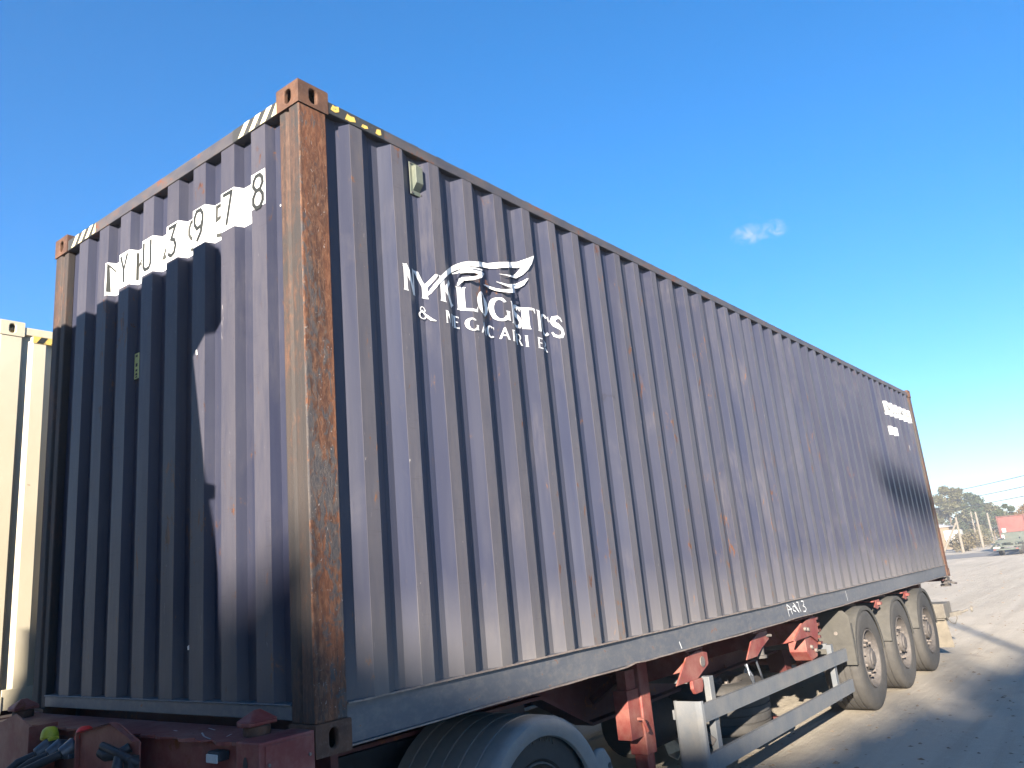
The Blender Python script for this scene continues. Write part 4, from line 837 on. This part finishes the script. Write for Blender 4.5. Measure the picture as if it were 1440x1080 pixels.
# side guards
def side_guard(f):
    Y = (lambda y: W-y) if f else (lambda y: y)
    root = bpy.data.objects.new('side_guard', None); COL.objects.link(root); root.parent = TR
    for (za, zb), x0 in (((-.345, -.372), 3.235), ((-.655, -.655), 3.235)):
        h = .112 if za > -.5 else .113; x1 = 6.46 if za > -.5 else 6.50; b = MB()
        y0, y1 = Y(-.004), Y(.026)
        def zq(x, t): return za+(zb-za)*(x-x0)/(x1-x0) - t*h
        for t0, t1, ya, yb in ((0, 1, y0, Y(-.001)), (0, .04, Y(-.001), y1), (.96, 1, Y(-.001), y1)):
            b.add([(x0, ya, zq(x0, t0)), (x1, ya, zq(x1, t0)), (x1, ya, zq(x1, t1)), (x0, ya, zq(x0, t1)), (x0, yb, zq(x0, t0)), (x1, yb, zq(x1, t0)), (x1, yb, zq(x1, t1)), (x0, yb, zq(x0, t1))],
                  [(0, 1, 2, 3), (7, 6, 5, 4), (0, 4, 5, 1), (1, 5, 6, 2), (2, 6, 7, 3), (3, 7, 4, 0)])
        b.build('guard_rail', M['alu'], root)
    # rounded end panel turned inward
    b = MB(); prof = [(3.234, -.004), (3.214, .002), (3.204, .016), (3.200, .04), (3.200, .185), (3.206, .20), (3.24, .20), (3.24, .194), (3.212, .19), (3.209, .18), (3.209, .045), (3.213, .022), (3.220, .009), (3.234, .002)]
    b.prism([(p[0], Y(p[1])) for p in prof], 'z', -.80, -.322); b.build('end_panel', M['alu'], root)
    MB().box(3.20, 3.24, Y(.2), Y(.215), -.44, -.38).build('end_tab', M['alu'], root)
    for x, zt in ((3.44, -.20), (6.12, -.30)):
        b = MB(); b.box(x, x+.07, Y(.028), Y(.075), -.80, zt); b.box(x+.012, x+.058, Y(.075), Y(.66), -.25 if x < 4 else -.34, -.20 if x < 4 else -.29); b.build('guard_post', M['alu'], root, bevel=.004)
    b = MB(); b.bar((3.46, Y(.06), -.62), (3.40, Y(.20), -.50), .07, .05); b.tube([(3.47, Y(.10), -.60), (3.55, Y(.14), -.66), (3.62, Y(.12), -.61)], .03, 8); b.build('pivot_bracket', M['rim'], root, bevel=.004)
    return root
side_guard(0); side_guard(1)
# spare wheel lying flat in its carrier under the beams
sp = bpy.data.objects.new('spare_wheel', None); COL.objects.link(sp); sp.parent = TR; sp.location = (4.72, .66, -.40); sp.rotation_euler = (R(-90)+.06, 0, .05)
for k in kids(w0):
    c = k.copy(); COL.objects.link(c); c.parent = sp
    if c.name.startswith('tyre'): c.data = c.data.copy(); c.data.materials[0] = M['tyre']
b = MB()
for x in (4.62, 5.28): b.bar((x, .20, -.80), (x, 1.5, -.84), .05, .03); b.bar((x, .70, -.80), (x, .74, -.36), .04, .03)
b.bar((4.5, .24, -.79), (5.4, .24, -.79), .04, .04); b.build('spare_carrier', M['redfar'], TR)
b = MB(); b.lathe([(.001, 0), (.19, 0), (.225, .04), (.225, .66), (.19, .70), (.001, .70)], (3.75, .95, -.62), 'x', 28); b.build('air_tank', M['tyre_dark'], TR, smooth=True)
# rear end
for f in (0, 1):
    Y = (lambda y: W-y) if f else (lambda y: y)
    b = MB(); b.prism([(Y(-.02), -.93), (Y(.36), -.93), (Y(.38), -.56), (Y(.02), -.56)], 'x', 11.30, 11.312); b.build('mudflap', M['flap'], TR)
    b = MB(); b.box(11.24, 11.72, Y(.0), Y(.33), -.535, -.335); b.box(11.24, 11.36, Y(.02), Y(.30), -.56, -.537); b.build('rear_lamp_box', M['lampbox'], TR, bevel=.03)
    b = MB(); b.bar((11.5, Y(.05), -.52), (11.72, Y(-.10), -.50), .05, .06); b.tube([(11.70, Y(-.09), -.505), (11.83, Y(-.19), -.475)], [.02, .016], 8)
    ringp = [(11.88+.035*math.cos(a), Y(-.235)+.0*math.cos(a), -.465+.035*math.sin(a)) for a in [2*math.pi*k/12 for k in range(13)]]
    b.tube(ringp, .012, 8); b.tube([(11.30, Y(0), -.52), (11.34, Y(-.03), -.60), (11.45, Y(-.06), -.63), (11.62, Y(-.07), -.57), (11.66, Y(-.06), -.51)], .008, 6); b.build('marker_arm', M['lampbox'], TR, smooth=True)
    b = MB(); b.box(12.0, 12.2, Y(.02), Y(.28), -.055, -.012); b.box(12.04, 12.23, Y(.0), Y(.12), -.10, -.06); b.tube([(12.10, Y(.02), -.08), (12.10, Y(-.04), -.10), (12.18, Y(-.06), -.11)], .016, 8)
    b.box(12.15, 12.27, Y(.03), Y(.16), -.15, -.115); b.tube([(11.85, Y(.04), -.09), (11.85, Y(-.01), -.09)], .03, 10); b.build('rear_twist_lock', M['rim'], TR, bevel=.004)
b = MB(); b.box(11.85, 12.0, .40, W-.40, -.20, -.02); b.box(11.87, 11.98, .05, W-.05, -.055, -.02); red(b, 'rear_bolster', mat='redfar', bevel=.005)
b = MB(); b.box(11.75, 11.85, .1, W-.1, -.62, -.50); b.box(11.8, 11.84, .6, .68, -.5, -.3); b.box(11.8, 11.84, W-.68, W-.6, -.5, -.3); b.build('rear_bumper', M['lampbox'], TR, bevel=.005)

# ------------------------------------------------------------------ tractor unit in front
TU = thing('tractor_unit', 'tractor unit whose grey ribbed wheel fender shows below the container', 'truck')
def tfender(f):
    Y = (lambda y: W-y) if f else (lambda y: y)
    xc, zc = 1.42, -.645; ro = .545; n = 30; a0, a1 = 18, 168
    def ring_(a, r_, y): return (xc+math.cos(a)*r_, Y(y), zc+math.sin(a)*r_)
    sec = [(ro-.100, .030), (ro-.095, .012), (ro-.055, -.004), (ro-.018, .002), (ro-.003, .022), (ro, .05)]
    for k in range(5):
        y = .12+k*.105; sec += [(ro, y-.006), (ro-.006, y-.002), (ro-.006, y+.002), (ro, y+.006)]
    sec += [(ro, .62), (ro-.02, .63), (ro-.020, .60), (ro-.016, .05), (ro-.03, .026), (ro-.085, .036)]
    vs = []; ns = len(sec)
    for i in range(n+1):
        a = R(a0+(a1-a0)*i/n)
        for r_, y in sec: vs.append(ring_(a, r_, y))
    fs = [(i*ns+k, i*ns+(k+1) % ns, (i+1)*ns+(k+1) % ns, (i+1)*ns+k) for i in range(n) for k in range(ns)]
    fs += [tuple(range(ns)), tuple(n*ns+k for k in range(ns))[::-1]]
    b = MB(); b.add(vs, fs); g = b.build('fender', M['fender'], TU, smooth=True)
    pl_ = [(1.86, -.52), (1.88, -.40), (1.93, -.355), (1.99, -.36), (2.04, -.42), (2.07, -.52), (2.07, -.72), (1.92, -.72)]
    b = MB(); b.prism(pl_, 'y', Y(.01), Y(.05)); e = b.build('fender_end', M['fender'], g, bevel=.012)
    for z, r_ in ((-.455, .016), (-.49, .022)): MB().lathe([(.001, 0), (r_, 0), (r_, .003)], (2.02, Y(.007), z), 'y', 14).build('bolt_hole', M['hose'], e)
    return g
tfender(0); tfender(1)
tw = make_wheel('drive_wheel', TU, 1.42, .055, -.590, .46, .26, .275, tm='tyre_dark')
for i, c in enumerate('KLION'):
    g_ = {'K': [[(0, 0), (0, 1)], [(.6, 1), (0, .45)], [(.2, .6), (.6, 0)]], 'L': [[(0, 1), (0, 0), (.55, 0)]], 'I': [[(.25, 0), (.25, 1)]], 'O': [arc(.3, .5, .3, .5, 0, 360, 12)], 'N': [[(0, 0), (0, 1), (.6, 0), (.6, 1)]]}[c]
    b = MB(); a = R(99-7.5*i); ca, sa = math.cos(a), math.sin(a)
    for q in g_:
        for quad in ribbon(q, .11):
            vs = []
            for yy in (-.0085, -.003):
                for p in quad:
                    tx, rz_ = (p[0]-.3)*.040, .368+p[1]*.036; vs.append((ca*rz_+sa*tx, yy, sa*rz_-ca*tx))
            b.add(vs, [(0, 1, 2, 3), (7, 6, 5, 4), (0, 4, 5, 1), (1, 5, 6, 2), (2, 6, 7, 3), (3, 7, 4, 0)])
    b.build('raised_letter', M['guard'], [k for k in kids(tw) if k.name.startswith('tyre')][0])
tb = [k for k in kids(tw) if k.name.startswith('tyre')][0]
for k in range(44):   # shoulder lugs of the drive tyre
    a = 2*math.pi*k/44; b = MB()
    pr = [(.461, -.004), (.463, .045), (.425, -.010)]; da = .045
    vs = [(math.cos(a+s_*da)*r_, y, math.sin(a+s_*da)*r_) for s_ in (-1, 1) for r_, y in pr]
    b.add(vs, [(0, 1, 2), (5, 4, 3), (0, 3, 4, 1), (1, 4, 5, 2), (2, 5, 3, 0)]); lug = b.build('tread_lug', M['tyre_dark'], tb)
    if k == 0: lug0 = lug
b = MB(); b.box(-3.9, 2.3, .78, .86, -.42, -.20); b.box(-3.9, 2.3, W-.86, W-.78, -.42, -.20); b.build('chassis_rail', M['hose'], TU)
b = MB(); b.lathe([(.001, 0), (.42, 0), (.46, -.03), (.46, -.06), (.001, -.06)], (1.3, W/2, -.055-.12), 'z', 32); b.build('fifth_wheel', M['hose'], TU)
for yy, rz in ((.33, 0), (W-.055, math.pi), (W-.33, math.pi)):
    q = copy_tree(tw, TU); q.location = (1.42, yy, -.590); q.rotation_euler.z = rz
for yy, rz in ((-.0, 0), (W, math.pi)):
    q = copy_tree(tw, TU); q.location = (-2.75, yy, -.590); q.rotation_euler.z = rz
# cab: shell, roof deflector, fairing
CX0, CX1 = -3.95, -1.60
def cabprism(prof, x0, x1): return MB().prism(prof, 'x', x0, x1)
sh = lambda ys: ys-.38*1.60        # profile given where its shadow falls on the container front
cab_prof = [(sh(.66)+.0, -.55), (sh(.69), .74+.528-.0), (sh(.76), 1.28+.528), (sh(.86), 1.83+.528), (W-sh(.86), 1.83+.528), (W-sh(.76), 1.28+.528), (W-sh(.69), .74+.528), (W-sh(.66), -.55)]
cabprism(cab_prof, CX0, CX1).build('cab_shell', M['cabwhite'], TU, bevel=.03)
roof_prof = [(sh(.885), 1.86+.528), (sh(.80), 1.865+.528), (sh(.675), 1.93+.528), (sh(.672), 2.27+.528), (sh(.70), 2.32+.528), (sh(.745), 2.345+.528), (W-sh(.745), 2.30+.528), (W-sh(.70), 2.27+.528), (W-sh(.672), 2.23+.528), (W-sh(.675), 1.93+.528), (W-sh(.885), 1.86+.528)]
cabprism(roof_prof, CX0+.5, CX1).build('roof_deflector', M['cabwhite'], TU)
MB().box(CX1-.06, CX1, sh(.725), sh(.77), 1.08+.528, 1.14+.528).build('cab_hinge', M['hose'], TU)
b = MB(); b.box(CX0-.012, CX0-.002, .25, W-.25, 1.05, 2.0); b.build('windscreen', M['glass'], TU)
b = MB(); b.box(-3.6, -2.9, .02, .035, 1.1, 1.9); b.box(-3.6, -2.9, W-.035, W-.02, 1.1, 1.9); b.build('side_window', M['glass'], TU)

# ------------------------------------------------------------------ cream container behind, on its own chassis
CB = thing('shipping_container', 'cream ribbed steel container standing behind the navy one at the left edge', 'container', (.28, 4.0, G-.04))
CH = 2.896
def bsp():
    pts = [(.165, .044)]
    for k in range(41):
        s_ = .195+.2805*k; pts += [(s_, .044), (s_+.055, .008), (s_+.15, .008), (s_+.215, .044)]
    pts = [p for p in pts if p[0] < L-.18]; return pts+[(L-.165, .044)]
for fl in (None, lambda p: (p[0], W-p[1], p[2])): sheet_profile('side_panel', bsp(), .15, 2.80, 'side', M['cream'], CB, flip=fl, nz=6)
sheet_profile('front_panel', FP, .15, 2.83, 'front', M['cream'], CB, nz=6)
for sx, sy in ((0, 0), (0, 1), (1, 0), (1, 1)):
    poly = [((L-p[0]) if sx else p[0], (W-p[1]) if sy else p[1]) for p in post_poly()]
    MB().prism(poly, 'z', .118, CH-.118).build('corner_post', M['cream'], CB, bevel=.006)
    for top in (True, False): casting(L if sx else 0, W if sy else 0, CH if top else 0, 'corner_casting', CB, M['cream'], -1 if sx else 1, -1 if sy else 1, top)
for y0, y1 in ((.006, .06), (W-.06, W-.006)):
    MB().box(.178, L-.178, y0, y1, 2.80, 2.862).build('top_side_rail', M['cream'], CB, bevel=.003)
    MB().box(.178, L-.178, y0, y1, .02, .16).build('bottom_side_rail', M['cream'], CB, bevel=.003)
MB().box(.01, .06, .162, W-.162, 2.78, 2.86).build('front_header_rail', M['cream'], CB); MB().box(.01, .06, .162, W-.162, .02, .16).build('front_sill', M['cream'], CB)
MB().box(L-.06, L-.02, .162, W-.162, .1, 2.85).build('door', M['cream'], CB)
MB().box(.1, L-.1, .05, W-.05, 2.84, 2.862).build('roof_sheet', M['cream'], CB); MB().box(.2, L-.2, .07, W-.07, .05, .15).build('floor_frame', M['floor'], CB)
MB().box(.245, .56, .0035, .0055, 2.745, 2.80).build('stripe_base', M['yellow'], CB)
for i in range(3):
    x = .27+i*.11; MB().add([(x, .0020, 2.747), (x+.05, .0020, 2.747), (x+.085, .0020, 2.798), (x+.035, .0020, 2.798)], [(0, 1, 2, 3)]).build('warning_stripe', M['black'], CB)
CT = thing('semi_trailer', 'dark skeletal trailer carrying the cream container', 'trailer', (.28, 4.0, G-.04))
for yc in (.74, W-.74): MB().box(.1, 12.0, yc-.07, yc+.07, -.36, -.005).build('main_beam', M['redfar'], CT)
for x in (.1, 6.0, 11.9): MB().box(x-.08, x+.08, .02, W-.02, -.18, -.006).build('cross_member', M['redfar'], CT)
for x in (7.4, 8.75, 10.1):
    for y, rz in ((-.03, 0), (W+.03, math.pi)):
        q = copy_tree(w0, CT); q.location = (x, y, -.513); q.rotation_euler = (0, 0, rz)
for y in (.35, W-.35): MB().box(2.9, 3.03, y-.06, y+.06, -1.005, -.01).build('landing_leg', M['redfar'], CT)

# ------------------------------------------------------------------ trees
def tree(name, label, x, y, h, r, leaf, n=2600, ls=.16, seed=1, group=None, trunk_h=.30, squash=1.0, lean=0., lumps=9, base=0., cat='tree', blobs=None):
    rg = random.Random(seed); root = thing(name, label, cat, (x, y, base), 0, group)
    b = MB(); tp = Vector((lean*h, 0, h*.80)); pts = [Vector((0, 0, -.05)), Vector((lean*h*.2+.05, .04, h*trunk_h*.6)), Vector((lean*h*.5, -.05, h*.5)), tp]
    b.tube(pts, [h*.028, h*.021, h*.014, h*.004], 8); cent = []
    for i in range(lumps):
        a = 2.4*i + rg.uniform(-.4, .4); t = (i+.5)/lumps; zz = h*(trunk_h+(1-trunk_h)*(.12+.80*t)); rad = r*(1-.62*t**1.6)*rg.uniform(.45, .85)
        c = Vector((math.cos(a)*rad+lean*zz, math.sin(a)*rad, zz)); cent.append((c, r*rg.uniform(.30, .52)*(1-.35*t)))
        if blobs: continue
        s_ = Vector((lean*zz*.6, 0, zz*.72-.0)); b.tube([s_, s_.lerp(c, .5)+Vector((0, 0, -.03*h)), c], [h*.010, h*.006, h*.002], 6)
    if blobs:
        cent = [(Vector(q[:3]), q[3]) for q in blobs]
        for c, q in cent: b.tube([Vector((0, 0, min(c.z, h)*.6)), Vector((c.x*.5, c.y*.5, c.z*.78)), c], [h*.004, h*.003, h*.001], 6)
    b.build('trunk', M['bark'], root, smooth=True)
    vs = []; fs = []
    for i in range(n):
        c, q = rg.choice(cent); d = Vector((rg.gauss(0, 1), rg.gauss(0, 1), rg.gauss(0, 1)*squash)).normalized(); rr = q*(rg.random()**.45)*rg.uniform(.75, 1.25)
        p = c+Vector((d.x*rr, d.y*rr, d.z*rr*.85)); u = Vector((rg.gauss(0, 1), rg.gauss(0, 1), rg.gauss(0, .6))).normalized(); v = u.cross(Vector((rg.gauss(0, 1), rg.gauss(0, 1), rg.gauss(0, 1)))).normalized()
        s1 = ls*rg.uniform(.6, 1.4); k = len(vs)
        vs += [p-u*s1, p-v*s1*.45, p+u*s1, p+v*s1*.45+Vector((0, 0, s1*.15))]; fs.append((k, k+1, k+2, k+3))
    me = bpy.data.meshes.new('crown'); me.from_pydata([tuple(v) for v in vs], [], fs); me.materials.append(leaf)
    o = bpy.data.objects.new('crown', me); COL.objects.link(o); o.parent = root
    return root
TGR = 'trees beyond the yard'
tree('leafy_tree', 'tallest light green tree just beyond the far end of the container', 138, 21.4, 9.1, 3.9, M['leaf1'], 8200, .21, 1, TGR, trunk_h=.2)
tree('leafy_tree', 'rounded olive tree right of the tallest one, behind the braced pole', 140, 18.4, 7.6, 3.5, M['leaf2'], 7200, .20, 2, TGR, trunk_h=.15)
tree('leafy_tree', 'lower sloping tree behind the leaning poles', 142, 16.6, 5.6, 3.1, M['leaf1'], 6200, .19, 3, TGR, trunk_h=.12)
tree('leafy_tree', 'dark tree hidden behind the container, left of the tallest one', 145, 29, 9.2, 4.2, M['leaf2'], 3200, .24, 8, TGR)
tree('leafy_tree', 'smallest bushy tree beside the pale pole nearest the green trailer', 150, 15.0, 3.2, 2.0, M['leaf1'], 2600, .18, 4, TGR, trunk_h=.1)
tree('pine_tree', 'dark pointed evergreen behind the red box trailer', 112, 10.8, 4.9, 1.7, M['leaf2'], 3200, .13, 5, TGR, trunk_h=.15)
tree('autumn_tree', 'russet tree at the right edge behind the trailer', 110, 8.8, 4.3, 2.0, M['leaf3'], 3400, .13, 6, TGR, trunk_h=.12)
tree('autumn_tree', 'russet tree beyond the right edge of the picture', 112, 4.5, 4.8, 2.6, M['leaf3'], 3000, .17, 7, TGR, trunk_h=.12)
tree('bare_bush', 'tangle of dry brown brush at the foot of the braced pole', 88, 12.2, 1.6, 1.5, M['dry'], 2600, .10, 9, None, trunk_h=.03, lumps=12, cat='bush')
tree('bare_bush', 'dusty low scrub between the braced pole and the thick pole', 106, 13.9, 1.7, 2.0, M['dry'], 2400, .11, 10, None, trunk_h=.03, lumps=12, cat='bush')
tree('bare_bush', 'grey green low hedge left of the thick pole', 125, 16.6, 2.0, 2.8, M['leaf1'], 2400, .13, 13, None, trunk_h=.03, lumps=12, cat='bush')
tree('bare_tree', 'twiggy treetop showing above the cream container at the left edge', 3.9, 22.0, 7.6, 2.2, M['dry'], 500, .10, 12, None, trunk_h=.5)

# ------------------------------------------------------------------ poles and wires
def pole(x, y, h, lab, strut=0, r=.15, ins=False):
    p = thing('utility_pole', lab, 'pole', (x, y, 0), 0, 'utility poles beyond the yard')
    MB().tube([(0, 0, -.1), (0, 0, h)], [r, r*.65], 10).build('pole_shaft', M['concrete'], p, smooth=True)
    if strut: MB().tube([(0, strut, -.1), (0, .05, h*.86)], [r*.85, r*.6], 10).build('strut', M['concrete'], p, smooth=True)
    if ins:
        b = MB(); b.box(-.04, .04, -.7, .7, h-.25, h-.15)
        for yy in (-.6, .6, .2): b.tube([(0, yy, h-.15), (0, yy, h+.02)], .04, 8)
        b.build('crossarm', M['bark'], p)
    return p
pole(83.4, 11.57, 3.15, 'nearest pale concrete pole propped by a slanting strut', 1.75, .14)
pole(115.7, 15.14, 4.2, 'slim pale pole just left of the thick pole', 0, .12)
pole(102.0, 12.64, 3.85, 'thick pale pole halfway between the braced pole and the red box', 0, .15)
pole(130.7, 15.44, 4.15, 'pale pole standing just left of the red box', 0, .18)
def wire(a, b_, sag, lab, r=.035):
    a = Vector(a); c = Vector(b_); pts = []
    for i in range(25):
        t = i/24; q = a.lerp(c, t); q.z -= 4*sag*t*(1-t); pts.append(q)
    o = MB().tube(pts, r, 6).build('power_cable', M['cable'], None, zoff=0); tag(o, lab, 'cable', 'overhead power cables'); return o
wire((140, 34, 7.4), (70, -12, 8.1), .9, 'highest thin overhead cable crossing the pale sky above the trees')
wire((140, 34, 6.2), (70, -12, 7.1), .9, 'middle overhead cable crossing the pale sky above the trees')
wire((140, 34, 5.2), (70, -12, 6.2), .9, 'lowest overhead cable, just above the russet tree')
# ------------------------------------------------------------------ far hut and fence pieces
hu = thing('small_building', 'small ochre walled hut half hidden behind the container end', 'building', (112, 20.6, 0))
MB().box(-2, 2, -3.6, 3, 0, 2.6).build('wall', M['plaster'], hu, zoff=0); MB().prism([(-3.9, 2.6), (3.3, 2.6), (-.3, 3.5)], 'x', -2.2, 2.2).build('roof', M['roof'], hu, zoff=0)
MB().box(-2.03, -2.002, -1.6, -.7, 1.0, 1.9).build('window', M['glass'], hu, zoff=0)
b = MB(); b.box(-.5, .5, -.8, .8, .5, 1.9); b.box(-.52, -.5, -.6, .6, 1.2, 1.8); wp = b.build('white_cabinet', M['cabwhite'], None, zoff=0, bevel=.05); wp.location = (96, 14.2, .2); tag(wp, 'small white cabinet between the braced pole and the trees', 'cabinet')

# ------------------------------------------------------------------ green flatbed trailer with a red box, at the right edge
FB = thing('flatbed_trailer', 'faded green flatbed trailer parked at the right edge of the yard', 'trailer', (62.5, 6.2, 0), R(3))
b = MB(); b.box(8.5, 22, -1.75, .25, .82, .92); b.box(8.4, 8.52, -1.8, .3, .62, 1.0); b.build('deck', M['green'], FB, zoff=0, bevel=.01)
for y in (-.35, -1.15): MB().box(.6, 22, y-.07, y+.07, .50, .80).build('chassis_beam', M['green'], FB, zoff=0)
b = MB(); b.box(-.3, .5, -1.5, .1, .36, .46); b.box(.1, .3, -1.6, -.2, .56, .66); b.box(.4, 3, -1.35, -1.25, .7, .8); b.bar((.5, -.2, .9), (0, .2, .5), .1, .08); b.box(2.5, 2.7, -1.5, .1, .8, 1.0); b.bar((2.6, 0, .95), (6, -.2, 1.05), .1, .1); b.bar((2.6, -1.4, .95), (6, -1.2, 1.05), .1, .1); b.build('rear_frame', M['green'], FB, zoff=0)
MB().box(-.32, -.305, -.35, .05, .50, .58).build('reflector', M['cabwhite'], FB, zoff=0)
for x in (1.6, 2.9):
    for y in (-.30, -1.5):
        b = MB(); b.lathe(tyre_prof(.36, .24, .2), (x, y, .36), 'y', 28); t = b.build('wheel', M['tyre_dark'], FB, zoff=0, smooth=True); MB().lathe([(.2, .05), (.14, .08), (.001, .08)], (x, y, .36), 'y', 16).build('rim', M['rim'], t)
MB().box(3.8, 5.2, -2.0, -1.5, .15, .75).build('toolbox', M['floor'], FB, zoff=0)
for y in (.0, -1.3): MB().box(-.33, -.302, y-.08, y+.08, .38, .46).build('rear_lamp', M['redbox'], FB, zoff=0)
RB = thing('box_container', 'red open box with dark frame standing on the green flatbed trailer', 'container', (75.0, 7.35, .925), R(3))
MB().box(0, 6.5, -1.9, -.10, .52, 1.74).build('body', M['redbox'], RB, zoff=0, bevel=.02)
MB().box(0.01, 6.5, -1.88, -.12, .0, .515).build('lower_body', M['green'], RB, zoff=0)
for y in (-.06, -1.94): MB().box(-.08, .06, y-.06, y+.06, .0, 1.84).build('corner_frame', M['redfar'], RB, zoff=0, bevel=.02)
MB().box(-.07, .05, -1.88, -.12, 1.75, 1.82).build('top_frame', M['redfar'], RB, zoff=0)
MB().box(-.10, -.085, -.50, -.24, .55, .85).build('white_sign', M['cabwhite'], RB, zoff=0); MB().box(-.10, -.085, -.30, -.12, .02, .36).build('white_sign', M['cabwhite'], RB, zoff=0)

# ------------------------------------------------------------------ scrap under the trailer
b = MB(); b.add([(4.62, .98, .01), (4.96, 1.10, .02), (4.98, 1.18, .08), (4.80, 1.12, .015), (4.86, 1.24, .13), (4.72, 1.12, .02)], [(0, 1, 3), (1, 2, 3), (0, 3, 5), (3, 4, 5), (3, 2, 4)])
o = b.build('torn_cardboard', M['litter'], None, zoff=0); sf = o.modifiers.new('thick', 'SOLIDIFY'); sf.thickness = .008; tag(o, 'torn piece of pale cardboard on the ground beside the landing leg', 'litter')

# ------------------------------------------------------------------ behind the camera: the trees and pole whose shadows reach the scene
def behind(u, d, v=None):   # a point d metres towards the sun from the plane x=0, at sideways shadow coordinate u and shadow height v
    return (-d, u-.38*d) if v is None else (-d, u-.38*d, v+.33*d+G)
def row_tree(lab, d, blobs, leaf, n, ls, seed, u0=None):
    u0 = u0 if u0 is not None else sum(q[0] for q in blobs)/len(blobs); bx, by = behind(u0, d)
    rg = random.Random(seed); bb = []
    for u, v, r in blobs:
        p = behind(u, d, v); bb.append((p[0]-bx+rg.uniform(-1, 1), p[1]-by+.0, p[2], r))
    # keep each blob on its own line of shadow after the shift in depth
    bb = [(q[0], q[1]+.38*(q[0]), q[2]-.33*q[0], q[3]) for q in bb]
    top = max(q[2]+q[3] for q in bb)
    return tree('leafy_tree', lab, bx, by, top, 2, leaf, n, ls, seed, 'row of trees across the yard', blobs=bb)
row_tree('broad dark tree across the yard, nearest the cab side', 34, [(.64, -.80, 1.15), (.9, -.72, 1.35), (1.9, -.75, 1.5), (.6, -1.6, 1.5), (2.2, -1.7, 1.6)], M['leaf2'], 9000, .26, 21)
row_tree('round crowned tree in the middle of the row across the yard', 36, [(-2.7, -.5, 1.35), (-3.5, .0, 1.5), (-2.9, -1.6, 1.5), (-4.4, -1.2, 1.6), (-4.5, .5, 1.6)], M['leaf2'], 6200, .26, 22)
row_tree('tall spreading tree in the row across the yard', 38, [(-5.6, .9, 1.7), (-7.0, 1.4, 2.0), (-6.2, -1.2, 2.1), (-8.4, -.4, 2.2), (-8.6, 1.6, 1.8)], M['leaf2'], 7500, .30, 23)
row_tree('added unseen tuft of leaves on a thin trunk, shaped to cast a shade patch', 30, [(-3.70, 4.50, .20), (-3.95, 4.65, .26), (-4.25, 4.85, .26), (-4.5, 5.05, .22)], M['leaf2'], 560, .13, 24)  # added tuft, blobs shaped to throw a shade patch on the side wall
# added unseen block, its roof edge sized to shade the lower scene
sx, sy = behind(3.6, 33)
SHD = thing('shade_block', 'added unseen plastered block behind the viewer, sized to cast shade', 'building', (sx, sy, 0), math.atan2(.38, 1))
MB().box(-3, 0, -5.3, 5.0, 0, 10.6+G).build('wall', M['plaster'], SHD, zoff=0); MB().box(-3.2, .2, -5.4, 5.2, 10.6+G, 10.85+G).build('roof', M['roof'], SHD, zoff=0)
x, y = behind(-5.25, 13)
pp = thing('utility_pole', 'tall wooden pole on the near side of the yard', 'pole', (x, y, 0)); MB().tube([(0, 0, -.1), (0, 0, 9.9)], [.10, .06], 12).build('pole_shaft', M['bark'], pp, smooth=True)
HZ = MB().box(-485, 485, -485, 485, -1.0, 20).build('haze', M['haze'], None, zoff=0, kind='stuff')
